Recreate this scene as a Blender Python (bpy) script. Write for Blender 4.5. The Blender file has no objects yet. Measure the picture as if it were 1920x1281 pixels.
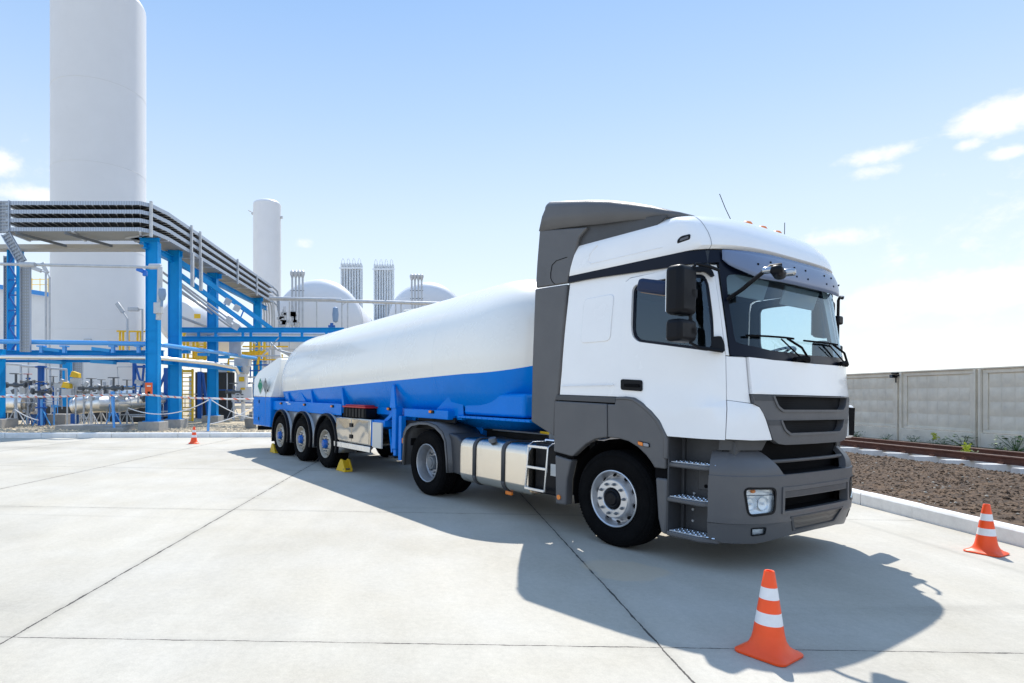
import bpy, bmesh, math, random
from math import sin, cos, pi, radians as R, sqrt
from mathutils import Vector, Matrix, noise
random.seed(7)
SC = bpy.context.scene
COL = SC.collection

# ------------------------------------------------------------------ camera
EYE = 1.55
FPX, PX, PY = 1110.0, 808.0, 740.0            # focal length and principal point in photo pixels (1920 wide)
cam_d = bpy.data.cameras.new('camera'); cam = bpy.data.objects.new('camera', cam_d); COL.objects.link(cam)
cam.location = (0, 0, EYE); cam.rotation_euler = (pi/2, 0, 0)
cam_d.sensor_width = 36; cam_d.lens = FPX/1920*36
cam_d.shift_x = (960-PX)/1920; cam_d.shift_y = (PY-640.5)/1920
cam_d.clip_start = .05; cam_d.clip_end = 5000
SC.camera = cam
# ------------------------------------------------------------------ sun, sky, exposure
SUN_TO = Vector((.175, .67, 1.0)).normalized()
SUN_EL = math.asin(SUN_TO.z); SUN_AZ = math.atan2(SUN_TO.x, SUN_TO.y)
sun_d = bpy.data.lights.new('sun', 'SUN'); sun_d.energy = 3.2; sun_d.angle = R(.53); sun_d.color = (1, .955, .89)
sun = bpy.data.objects.new('sun', sun_d); COL.objects.link(sun)
sun.rotation_euler = SUN_TO.to_track_quat('Z', 'Y').to_euler()
W = bpy.data.worlds.new('World'); SC.world = W; W.use_nodes = True
SKY_STRENGTH = .15
EXPOSURE = .86
SC.view_settings.view_transform = 'Standard'; SC.view_settings.look = 'None'
SC.view_settings.exposure = EXPOSURE; SC.view_settings.gamma = 1

def build_world():
    nt = W.node_tree; N = nt.nodes; Lk = nt.links
    for n in list(N): N.remove(n)
    out = N.new('ShaderNodeOutputWorld'); bg = N.new('ShaderNodeBackground'); bg.inputs[1].default_value = SKY_STRENGTH
    sky = N.new('ShaderNodeTexSky'); sky.sky_type = 'NISHITA'; sky.sun_disc = False
    sky.sun_elevation = SUN_EL; sky.sun_rotation = SUN_AZ
    sky.air_density = 1.0; sky.dust_density = .3; sky.ozone_density = 2.5
    tc = N.new('ShaderNodeTexCoord')
    def math_(op, a, b=None, c=None):
        m = N.new('ShaderNodeMath'); m.operation = op
        for i, v in enumerate((a, b, c)):
            if v is None: continue
            if isinstance(v, (int, float)): m.inputs[i].default_value = v
            else: Lk.new(v, m.inputs[i])
        return m.outputs[0]
    sep = N.new('ShaderNodeSeparateXYZ'); Lk.new(tc.outputs['Generated'], sep.inputs[0])
    # pale veil towards the horizon
    veil = N.new('ShaderNodeValToRGB'); cr = veil.color_ramp
    for i, (p, c) in enumerate(SKYRAMP):
        e = cr.elements[i] if i < 2 else cr.elements.new(p)
        e.position = p; e.color = (*[v/5 for v in c], 1)
    Lk.new(sep.outputs[2], veil.inputs[0])
    sc5 = N.new('ShaderNodeVectorMath'); sc5.operation = 'SCALE'; sc5.inputs['Scale'].default_value = 5; Lk.new(veil.outputs[0], sc5.inputs[0])
    # the sky opposite the sun is a deeper blue
    v2 = N.new('ShaderNodeValToRGB'); cr = v2.color_ramp
    for i, (p, c) in enumerate(SKYBACK):
        e = cr.elements[i] if i < 2 else cr.elements.new(p)
        e.position = p; e.color = (*[v/5 for v in c], 1)
    Lk.new(sep.outputs[2], v2.inputs[0])
    bk = N.new('ShaderNodeMapRange'); bk.inputs[1].default_value = .62; bk.inputs[2].default_value = .05; bk.interpolation_type = 'SMOOTHSTEP'; Lk.new(sep.outputs[1], bk.inputs[0])
    mb_ = N.new('ShaderNodeMix'); mb_.data_type = 'RGBA'; Lk.new(bk.outputs[0], mb_.inputs[0]); Lk.new(veil.outputs[0], mb_.inputs[6]); Lk.new(v2.outputs[0], mb_.inputs[7])
    Lk.new(mb_.outputs[2], sc5.inputs[0])
    mixv = N.new('ShaderNodeMix'); mixv.data_type = 'RGBA'; mixv.inputs[0].default_value = .86
    Lk.new(sky.outputs[0], mixv.inputs[6]); Lk.new(sc5.outputs[0], mixv.inputs[7])
    # clouds: soft blobs at chosen directions broken up by noise
    def noise_(scale, detail, rough, zs=1.5):
        mp = N.new('ShaderNodeMapping'); mp.inputs['Scale'].default_value = (1, 1, zs)
        Lk.new(tc.outputs['Generated'], mp.inputs[0])
        n = N.new('ShaderNodeTexNoise'); n.inputs['Scale'].default_value = scale
        n.inputs['Detail'].default_value = detail; n.inputs['Roughness'].default_value = rough
        n.inputs['Distortion'].default_value = .25
        Lk.new(mp.outputs[0], n.inputs[0]); return n.outputs[0]
    n1 = noise_(14, 8, .62); n2 = noise_(60, 6, .6)
    nn = math_('MULTIPLY_ADD', n2, .42, n1)
    total = None
    for (px, py, w, h, amp) in CLOUDS:
        d = Vector(((px-PX)/FPX, 1, (PY-py)/FPX)).normalized()
        right = Vector((d.y, -d.x, 0)).normalized(); up = right.cross(d)
        def dot(v):
            q = N.new('ShaderNodeVectorMath'); q.operation = 'DOT_PRODUCT'
            Lk.new(tc.outputs['Generated'], q.inputs[0]); q.inputs[1].default_value = v
            return q.outputs['Value']
        a = math_('DIVIDE', dot(right), w/FPX); b = math_('DIVIDE', dot(up), h/FPX)
        r2 = math_('ADD', math_('MULTIPLY', a, a), math_('MULTIPLY', b, b))
        g = math_('MULTIPLY', math_('EXPONENT', math_('MULTIPLY', r2, -1)), amp)
        front = math_('GREATER_THAN', dot(d), 0)
        g = math_('MULTIPLY', g, front)
        total = g if total is None else math_('MAXIMUM', total, g)
    s = math_('ADD', nn, total)
    mr = N.new('ShaderNodeMapRange'); mr.inputs[1].default_value = 1.18; mr.inputs[2].default_value = 1.66
    mr.inputs[3].default_value = 0; mr.inputs[4].default_value = .88; mr.interpolation_type = 'SMOOTHSTEP'
    Lk.new(s, mr.inputs[0])
    mixc = N.new('ShaderNodeMix'); mixc.data_type = 'RGBA'
    Lk.new(mr.outputs[0], mixc.inputs[0]); Lk.new(mixv.outputs[2], mixc.inputs[6])
    mixc.inputs[7].default_value = (4.1, 4.1, 4.15, 1)
    Lk.new(mixc.outputs[2], bg.inputs[0]); Lk.new(bg.outputs[0], out.inputs[0])
CLOUDS = [(1885, 215, 85, 30, .92), (1650, 288, 74, 20, .92), (1640, 322, 60, 18, .7), (1815, 272, 26, 12, .8), (1885, 287, 36, 13, .85),
          (1755, 328, 22, 9, .75), (1570, 447, 70, 22, .8), (1540, 500, 50, 40, .6), (1800, 550, 230, 46, 1.0), (1640, 590, 120, 30, .8), (1760, 640, 300, 36, .7), (1560, 600, 60, 50, .6),
          (-5, 305, 44, 30, 1.0), (60, 365, 75, 22, .9), (20, 385, 90, 18, .7), (565, 455, 34, 14, .6), (700, 485, 40, 14, .5), (860, 330, 6, 4, .0),
          # behind the camera: what the paintwork and the windscreen mirror
          (-2600, -600, 900, 300, .7), (4200, 150, 900, 260, .8)]
SKYRAMP = [(0.0, (3.5, 3.6, 3.7)), (1.0, (1.2, 2.1, 3.6)), (.13, (3.15, 3.42, 3.62)), (.27, (2.6, 3.08, 3.6)), (.42, (1.8, 2.5, 3.5)), (.56, (1.18, 1.98, 3.3))]
SKYBACK = [(0.0, (4.0, 4.15, 4.35)), (1.0, (1.35, 2.2, 3.8)), (.12, (3.4, 3.8, 4.3)), (.35, (2.2, 2.95, 4.1)), (.6, (1.6, 2.5, 4.0))]
build_world()

# ------------------------------------------------------------------ ground plane of the yard (slight crossfall)
GA, GB = .016, .0023
def G(x, y): return -GA*x - GB*y
def at(px, py, Y):                       # a point at distance Y seen at that place
    return Vector(((px-PX)/FPX*Y, Y, EYE + (PY-py)/FPX*Y))
def gat(px, py, z=0):                    # ground point
    rx, rz = (px-PX)/FPX, (PY-py)/FPX
    t = (-EYE+z)/(rz + GA*rx + GB); return Vector((rx*t, t, G(rx*t, t)+z))

# ------------------------------------------------------------------ materials
MATS = {}
def mat(name, col, rough=.5, metal=0, coat=0, bump=0, bscale=40, var=0, vscale=4, spec=.5, emit=None, coord='Object', extra=None, aniso=None):
    if name in MATS: return MATS[name]
    m = bpy.data.materials.new(name); m.use_nodes = True; nt = m.node_tree; N = nt.nodes; Lk = nt.links
    b = N['Principled BSDF']; b.inputs['Base Color'].default_value = (*col, 1); b.inputs['Roughness'].default_value = rough
    b.inputs['Metallic'].default_value = metal; b.inputs['Coat Weight'].default_value = coat; b.inputs['Coat Roughness'].default_value = .06
    b.inputs['Specular IOR Level'].default_value = spec
    tc = N.new('ShaderNodeTexCoord')
    if var:
        n = N.new('ShaderNodeTexNoise'); n.inputs['Scale'].default_value = vscale; n.inputs['Detail'].default_value = 6; n.inputs['Roughness'].default_value = .65
        Lk.new(tc.outputs[coord], n.inputs[0])
        mr = N.new('ShaderNodeMapRange'); mr.inputs[1].default_value = .3; mr.inputs[2].default_value = .7; mr.inputs[3].default_value = 1-var; mr.inputs[4].default_value = 1+var*.6
        Lk.new(n.outputs[0], mr.inputs[0])
        mx = N.new('ShaderNodeMix'); mx.data_type = 'RGBA'; mx.blend_type = 'MULTIPLY'; mx.inputs[0].default_value = 1
        mx.inputs[6].default_value = (*col, 1); Lk.new(mr.outputs[0], mx.inputs[7]); Lk.new(mx.outputs[2], b.inputs['Base Color'])
        mr2 = N.new('ShaderNodeMapRange'); mr2.inputs[1].default_value = .3; mr2.inputs[2].default_value = .7
        mr2.inputs[3].default_value = min(1, rough+.08); mr2.inputs[4].default_value = max(0, rough-.06)
        Lk.new(n.outputs[0], mr2.inputs[0]); Lk.new(mr2.outputs[0], b.inputs['Roughness'])
    if bump:
        n2 = N.new('ShaderNodeTexNoise'); n2.inputs['Scale'].default_value = bscale; n2.inputs['Detail'].default_value = 4
        Lk.new(tc.outputs[coord], n2.inputs[0])
        bp = N.new('ShaderNodeBump'); bp.inputs['Strength'].default_value = bump; bp.inputs['Distance'].default_value = .01
        Lk.new(n2.outputs[0], bp.inputs['Height']); Lk.new(bp.outputs[0], b.inputs['Normal'])
    if emit: b.inputs['Emission Color'].default_value = (*emit[0], 1); b.inputs['Emission Strength'].default_value = emit[1]
    if extra: extra(nt, b, tc)
    MATS[name] = m; return m
WHITE = mat('white_paint', (.87, .87, .87), .22, coat=.6, var=.03, vscale=1.5)
TANKW = mat('tank_white', (.88, .86, .80), .24, coat=.5, var=.02, vscale=1.2, bump=.015, bscale=1.3)
TANKB = mat('tank_blue', (.0, .20, .70), .25, coat=.10, spec=.12, var=.08, vscale=2, bump=.05, bscale=1.6)
DARKG = mat('grey_plastic', (.098, .098, .102), .42, var=.06, vscale=3, bump=.12, bscale=400)
DARKG2 = mat('grey_plastic_matt', (.055, .057, .062), .5, var=.08, vscale=3, bump=.1, bscale=300)
BLACKP = mat('black_plastic', (.004, .005, .008), .4, var=.1, spec=.18)
BLACKM = mat('black_matt', (.004, .004, .005), .85, spec=.1)
TRIM = mat('black_trim', (.003, .006, .016), .3, spec=.2)
RUBBER = mat('tyre_rubber', (.005, .005, .0055), .85, spec=.08, var=.25, vscale=6, bump=.2, bscale=90)
CHROME = mat('chrome', (.80, .81, .83), .12, metal=1)
ALU = mat('aluminium', (.74, .75, .76), .28, metal=1, var=.08, vscale=6)
STEEL = mat('rim_silver', (.50, .51, .53), .38, metal=.8, var=.12, vscale=5)
GALV = mat('galvanised_steel', (.52, .54, .56), .5, metal=.15, var=.15, vscale=3)
GALVD = mat('galvanised_dark', (.17, .185, .2), .5, metal=.3, var=.15, vscale=3)
CHASS = mat('chassis_black', (.010, .010, .011), .6, spec=.25, var=.2)
PBLUE = mat('plant_blue', (.0, .27, .66), .42, var=.12, vscale=1.5, spec=.2)
PBLUE2 = mat('plant_blue_dark', (.0, .10, .40), .4, var=.1)
YEL = mat('yellow_paint', (.80, .50, .015), .45, var=.12)
ORANGE = mat('orange_lens', (.85, .22, .01), .2, coat=.5)
REDP = mat('red_plastic', (.5, .02, .02), .35)
ORED = mat('cone_orange', (1.0, .09, .010), .42, var=.07, vscale=8)
CWHITE = mat('cone_white', (.80, .80, .80), .45, var=.05, vscale=20)
CONC = mat('concrete_block', (.36, .35, .33), .85, var=.18, vscale=5, bump=.3, bscale=40)
FENCEM = mat('fence_concrete', (.76, .70, .58), .9, var=.15, vscale=1.6, bump=.25, bscale=30)
KERB = mat('kerb_white', (.80, .79, .76), .8, var=.14, vscale=4, bump=.25, bscale=40)
INT = mat('cab_interior', (.025, .035, .05), .7)
PIPEW = mat('plant_white', (.76, .76, .77), .4, var=.05, vscale=.6)
PIPEI = mat('insulation_cladding', (.86, .84, .80), .36, metal=1, var=.06, vscale=3)
RUST = mat('rail_rust', (.105, .036, .02), .7, var=.25, vscale=8, bump=.3, bscale=60)
RAILTOP = mat('rail_head', (.34, .27, .22), .4, metal=.5)
LEAF = mat('weed_leaf', (.06, .13, .02), .6, var=.3, vscale=10)
YFLOW = mat('weed_yellow', (.45, .5, .03), .6)

def glass_mat(name, tint, ior=1.5, tr=.0):
    m = bpy.data.materials.new(name); m.use_nodes = True; nt = m.node_tree; N = nt.nodes; Lk = nt.links
    for n in list(N): N.remove(n)
    o = N.new('ShaderNodeOutputMaterial'); g = N.new('ShaderNodeBsdfGlossy'); g.inputs['Roughness'].default_value = .01; g.inputs['Color'].default_value = (.66, .84, 1.0, 1)
    t = N.new('ShaderNodeBsdfTransparent'); t.inputs[0].default_value = (*tint, 1)
    fr = N.new('ShaderNodeFresnel'); fr.inputs[0].default_value = ior
    ad = N.new('ShaderNodeMath'); ad.operation = 'ADD'; ad.inputs[1].default_value = tr; Lk.new(fr.outputs[0], ad.inputs[0])
    ge = N.new('ShaderNodeNewGeometry'); iv = N.new('ShaderNodeMath'); iv.operation = 'SUBTRACT'; iv.inputs[0].default_value = 1; Lk.new(ge.outputs['Backfacing'], iv.inputs[1])
    mu = N.new('ShaderNodeMath'); mu.operation = 'MULTIPLY'; Lk.new(ad.outputs[0], mu.inputs[0]); Lk.new(iv.outputs[0], mu.inputs[1]); ad = mu
    mx = N.new('ShaderNodeMixShader'); Lk.new(ad.outputs[0], mx.inputs[0]); Lk.new(t.outputs[0], mx.inputs[1]); Lk.new(g.outputs[0], mx.inputs[2])
    Lk.new(mx.outputs[0], o.inputs[0]); return m
WGLASS = glass_mat('windscreen_glass', (.84, .93, .97), 1.5, .01)
SGLASS = glass_mat('side_glass', (.90, .95, .955), 1.5, .05)
LGLASS = glass_mat('lamp_glass', (.93, .95, .97), 1.5)

def mesh_extra(nt, b, tc):      # perforated grille look inside its own recess
    N = nt.nodes; Lk = nt.links
    mp = N.new('ShaderNodeMapping'); mp.inputs['Rotation'].default_value = (0, 0, 0); mp.inputs['Scale'].default_value = (1, 1, 1)
    Lk.new(tc.outputs['Object'], mp.inputs[0])
    v = N.new('ShaderNodeTexVoronoi'); v.inputs['Scale'].default_value = 60; v.inputs['Randomness'].default_value = 0
    Lk.new(mp.outputs[0], v.inputs[0])
    cr = N.new('ShaderNodeValToRGB'); cr.color_ramp.elements[0].position = .35; cr.color_ramp.elements[0].color = (.003, .003, .004, 1)
    cr.color_ramp.elements[1].position = .5; cr.color_ramp.elements[1].color = (.012, .013, .015, 1)
    Lk.new(v.outputs[0], cr.inputs[0]); Lk.new(cr.outputs[0], b.inputs['Base Color'])
MESHM = mat('grille_mesh', (.01, .01, .012), .7, spec=.1, extra=mesh_extra)
def mesh2_extra(nt, b, tc):
    N = nt.nodes; Lk = nt.links
    v = N.new('ShaderNodeTexVoronoi'); v.inputs['Scale'].default_value = 70; v.inputs['Randomness'].default_value = 0
    Lk.new(tc.outputs['Object'], v.inputs[0])
    cr = N.new('ShaderNodeValToRGB'); cr.color_ramp.elements[0].position = .3; cr.color_ramp.elements[0].color = (.006, .005, .005, 1)
    cr.color_ramp.elements[1].position = .45; cr.color_ramp.elements[1].color = (.13, .115, .10, 1)
    Lk.new(v.outputs[0], cr.inputs[0]); Lk.new(cr.outputs[0], b.inputs['Base Color'])
MESHL = mat('intake_mesh', (.2, .18, .16), .5, extra=mesh2_extra)
def brushed(nt, b, tc):
    N = nt.nodes; Lk = nt.links
    mp = N.new('ShaderNodeMapping'); mp.inputs['Scale'].default_value = (22, 1.0, .25); Lk.new(tc.outputs['Object'], mp.inputs[0])
    n = N.new('ShaderNodeTexNoise'); n.inputs['Scale'].default_value = 4; n.inputs['Detail'].default_value = 5; Lk.new(mp.outputs[0], n.inputs[0])
    bp = N.new('ShaderNodeBump'); bp.inputs['Strength'].default_value = .5; bp.inputs['Distance'].default_value = .008
    Lk.new(n.outputs[0], bp.inputs['Height']); Lk.new(bp.outputs[0], b.inputs['Normal'])
TANKA = mat('fuel_tank_aluminium', (.76, .70, .61), .2, metal=1, extra=brushed)
def wavy(nt, b, tc):
    N = nt.nodes; Lk = nt.links
    n = N.new('ShaderNodeTexNoise'); n.inputs['Scale'].default_value = 2.2; n.inputs['Detail'].default_value = 1; n.inputs['Distortion'].default_value = .5
    Lk.new(tc.outputs['Object'], n.inputs[0])
    bp = N.new('ShaderNodeBump'); bp.inputs['Strength'].default_value = .5; bp.inputs['Distance'].default_value = .03
    Lk.new(n.outputs[0], bp.inputs['Height']); Lk.new(bp.outputs[0], b.inputs['Normal'])
BOXM = mat('polished_sheet', (.60, .56, .50), .10, metal=1, extra=wavy)
def chequer(nt, b, tc):
    N = nt.nodes; Lk = nt.links
    v = N.new('ShaderNodeTexVoronoi'); v.inputs['Scale'].default_value = 26; v.inputs['Randomness'].default_value = 0
    Lk.new(tc.outputs['Object'], v.inputs[0])
    cr = N.new('ShaderNodeValToRGB'); cr.color_ramp.elements[0].position = .3; cr.color_ramp.elements[0].color = (.05, .055, .06, 1)
    cr.color_ramp.elements[1].position = .38; cr.color_ramp.elements[1].color = (.62, .64, .66, 1)
    Lk.new(v.outputs[0], cr.inputs[0]); Lk.new(cr.outputs[0], b.inputs['Base Color'])
TREAD = mat('step_tread', (.6, .6, .6), .35, metal=.7, extra=chequer)

def concrete_mat():
    m = bpy.data.materials.new('yard_concrete'); m.use_nodes = True; nt = m.node_tree; N = nt.nodes; Lk = nt.links
    b = N['Principled BSDF']; b.inputs['Roughness'].default_value = .8
    tc = N.new('ShaderNodeTexCoord'); C = tc.outputs['Object']
    def nz(scale, det, rough, sc=(1, 1, 1), dist=0, rot=0):
        mp = N.new('ShaderNodeMapping'); mp.inputs['Scale'].default_value = sc; mp.inputs['Rotation'].default_value = (0, 0, rot); Lk.new(C, mp.inputs[0])
        n = N.new('ShaderNodeTexNoise'); n.inputs['Scale'].default_value = scale; n.inputs['Detail'].default_value = det
        n.inputs['Roughness'].default_value = rough; n.inputs['Distortion'].default_value = dist; Lk.new(mp.outputs[0], n.inputs[0]); return n.outputs[0]
    def M(op, a, bb=None, c=None):
        q = N.new('ShaderNodeMath'); q.operation = op
        for i, v in enumerate((a, bb, c)):
            if v is None: continue
            if isinstance(v, (int, float)): q.inputs[i].default_value = v
            else: Lk.new(v, q.inputs[i])
        return q.outputs[0]
    def ramp(v, a0, a1, o0, o1, sm=False):
        q = N.new('ShaderNodeMapRange'); q.inputs[1].default_value = a0; q.inputs[2].default_value = a1; q.inputs[3].default_value = o0; q.inputs[4].default_value = o1
        if sm: q.interpolation_type = 'SMOOTHSTEP'
        Lk.new(v, q.inputs[0]); return q.outputs[0]
    big = nz(.35, 6, .6); mid = nz(1.6, 7, .68, (1, .35, 1), .3, .5); fine = nz(24, 5, .7); speck = nz(120, 2, .5)
    v = M('ADD', ramp(big, .3, .7, -.05, .05), ramp(mid, .3, .7, -.035, .03))
    v = M('ADD', v, ramp(fine, .3, .7, -.028, .028)); v = M('ADD', v, ramp(speck, .35, .65, -.02, .02))
    base = M('ADD', v, .435)
    # darker tyre scuffs
    sc = ramp(nz(.9, 5, .6, (.12, 1, 1), .6, .32), .58, .74, 0, .09, True)
    base = M('SUBTRACT', base, sc)
    # a dried tan patch by the front wheel
    pv = N.new('ShaderNodeVectorMath'); pv.operation = 'DISTANCE'; pv.inputs[1].default_value = (1.75, 5.35, -.02)
    mpv = N.new('ShaderNodeMapping'); mpv.inputs['Location'].default_value = (0, 0, 0); Lk.new(C, mpv.inputs[0]); Lk.new(mpv.outputs[0], pv.inputs[0])
    patch = ramp(M('ADD', pv.outputs['Value'], M('MULTIPLY', nz(2.5, 4, .6), .5)), .55, .62, 1, 0)
    # joints
    sx = N.new('ShaderNodeSeparateXYZ'); Lk.new(C, sx.inputs[0])
    wob = M('MULTIPLY', M('SUBTRACT', nz(3.5, 4, .7), .5), .028)
    def jline(coord, period, off, w):
        t = M('ADD', M('ADD', coord, wob), -off)
        t = M('DIVIDE', t, period); t = M('SUBTRACT', t, M('ROUND', t)); t = M('MULTIPLY', M('ABSOLUTE', t), period)
        return t
    jx = jline(sx.outputs[0], 4.06, -2.62, 0); jy = jline(sx.outputs[1], 4.15, 3.70, 0)
    # no joint beyond the last bay on the kerb side
    wid = ramp(nz(5, 6, .8), .40, .78, .0030, .018)
    lx = M('LESS_THAN', jx, wid); ly = M('LESS_THAN', jy, M('MULTIPLY', wid, .62))
    far = M('LESS_THAN', sx.outputs[0], 4.5); lx = M('MULTIPLY', lx, far)
    line = M('MAXIMUM', lx, ly)
    soft = M('MAXIMUM', ramp(jx, 0, .09, .05, 0, True), ramp(jy, 0, .09, .03, 0, True))
    base = M('SUBTRACT', base, soft)
    comb = N.new('ShaderNodeCombineColor')
    warm = ramp(nz(.7, 4, .6), .35, .65, .93, 1.0)
    Lk.new(M('MULTIPLY', base, 1.0), comb.inputs[0]); Lk.new(M('MULTIPLY', base, M('ADD', M('MULTIPLY', warm, .3), .648)), comb.inputs[1])
    Lk.new(M('MULTIPLY', base, M('MULTIPLY', warm, .825)), comb.inputs[2])
    mx = N.new('ShaderNodeMix'); mx.data_type = 'RGBA'; Lk.new(line, mx.inputs[0]); Lk.new(comb.outputs[0], mx.inputs[6]); mx.inputs[7].default_value = (.05, .045, .04, 1)
    px_ = N.new('ShaderNodeMix'); px_.data_type = 'RGBA'; Lk.new(M('MULTIPLY', patch, .45), px_.inputs[0]); Lk.new(mx.outputs[2], px_.inputs[6]); px_.inputs[7].default_value = (.55, .44, .30, 1); mx = px_
    Lk.new(mx.outputs[2], b.inputs['Base Color'])
    hgt = M('SUBTRACT', M('ADD', M('MULTIPLY', fine, .6), M('MULTIPLY', speck, .3)), M('MULTIPLY', line, 2))
    bp = N.new('ShaderNodeBump'); bp.inputs['Strength'].default_value = .25; bp.inputs['Distance'].default_value = .004
    Lk.new(hgt, bp.inputs['Height']); Lk.new(bp.outputs[0], b.inputs['Normal'])
    return m
YARD = concrete_mat()
def gravel_mat(name, c1, c2, scale):
    def ex(nt, b, tc):
        N = nt.nodes; Lk = nt.links
        v = N.new('ShaderNodeTexVoronoi'); v.inputs['Scale'].default_value = scale; Lk.new(tc.outputs['Object'], v.inputs[0])
        n = N.new('ShaderNodeTexNoise'); n.inputs['Scale'].default_value = scale*.12; n.inputs['Detail'].default_value = 8; Lk.new(tc.outputs['Object'], n.inputs[0])
        ad = N.new('ShaderNodeMix'); ad.data_type = 'RGBA'; ad.inputs[0].default_value = .5
        sp = N.new('ShaderNodeSeparateColor'); Lk.new(v.outputs['Color'], sp.inputs[0])
        mm = N.new('ShaderNodeMath'); mm.operation = 'MULTIPLY_ADD'; mm.inputs[1].default_value = .5; Lk.new(sp.outputs[0], mm.inputs[0])
        m2 = N.new('ShaderNodeMath'); m2.operation = 'MULTIPLY_ADD'; m2.inputs[1].default_value = 1.2; m2.inputs[2].default_value = -.3; Lk.new(n.outputs[0], m2.inputs[0]); Lk.new(m2.outputs[0], mm.inputs[2])
        cr = N.new('ShaderNodeValToRGB'); cr.color_ramp.elements[0].position = .15; cr.color_ramp.elements[0].color = (*c1, 1)
        cr.color_ramp.elements[1].position = .95; cr.color_ramp.elements[1].color = (*c2, 1)
        Lk.new(mm.outputs[0], cr.inputs[0]); Lk.new(cr.outputs[0], b.inputs['Base Color'])
        bp = N.new('ShaderNodeBump'); bp.inputs['Strength'].default_value = .8; bp.inputs['Distance'].default_value = .03
        Lk.new(v.outputs[0], bp.inputs['Height']); Lk.new(bp.outputs[0], b.inputs['Normal'])
    return mat(name, c1, .95, extra=ex)
GRAV = gravel_mat('gravel_tan', (.20, .16, .10), (.66, .56, .40), 9)
SOIL = gravel_mat('soil_brown', (.018, .010, .005), (.15, .092, .050), 30)

# ------------------------------------------------------------------ object helpers
def fin(me, m, smooth=40):
    if isinstance(m, (list, tuple)):
        for q in m: me.materials.append(q)
    else: me.materials.append(m)
    me.update()
    if smooth:
        me.polygons.foreach_set('use_smooth', [True]*len(me.polygons))
        try: me.set_sharp_from_angle(angle=R(smooth))
        except Exception: pass
def tag(o, label=None, cat=None, group=None, kind=None):
    if label: o['label'] = label
    if cat: o['category'] = cat
    if group: o['group'] = group
    if kind: o['kind'] = kind
    return o
def empty(name, loc=(0, 0, 0), mtx=None):
    o = bpy.data.objects.new(name, None); COL.objects.link(o); o.empty_display_size = .1
    if mtx is not None: o.matrix_world = mtx
    else: o.location = loc
    return o
def mod_bevel(o, w, seg=2, ang=35):
    b = o.modifiers.new('bevel', 'BEVEL'); b.width = w; b.segments = seg; b.limit_method = 'ANGLE'; b.angle_limit = R(ang)
    b.harden_normals = False
    return o
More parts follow.
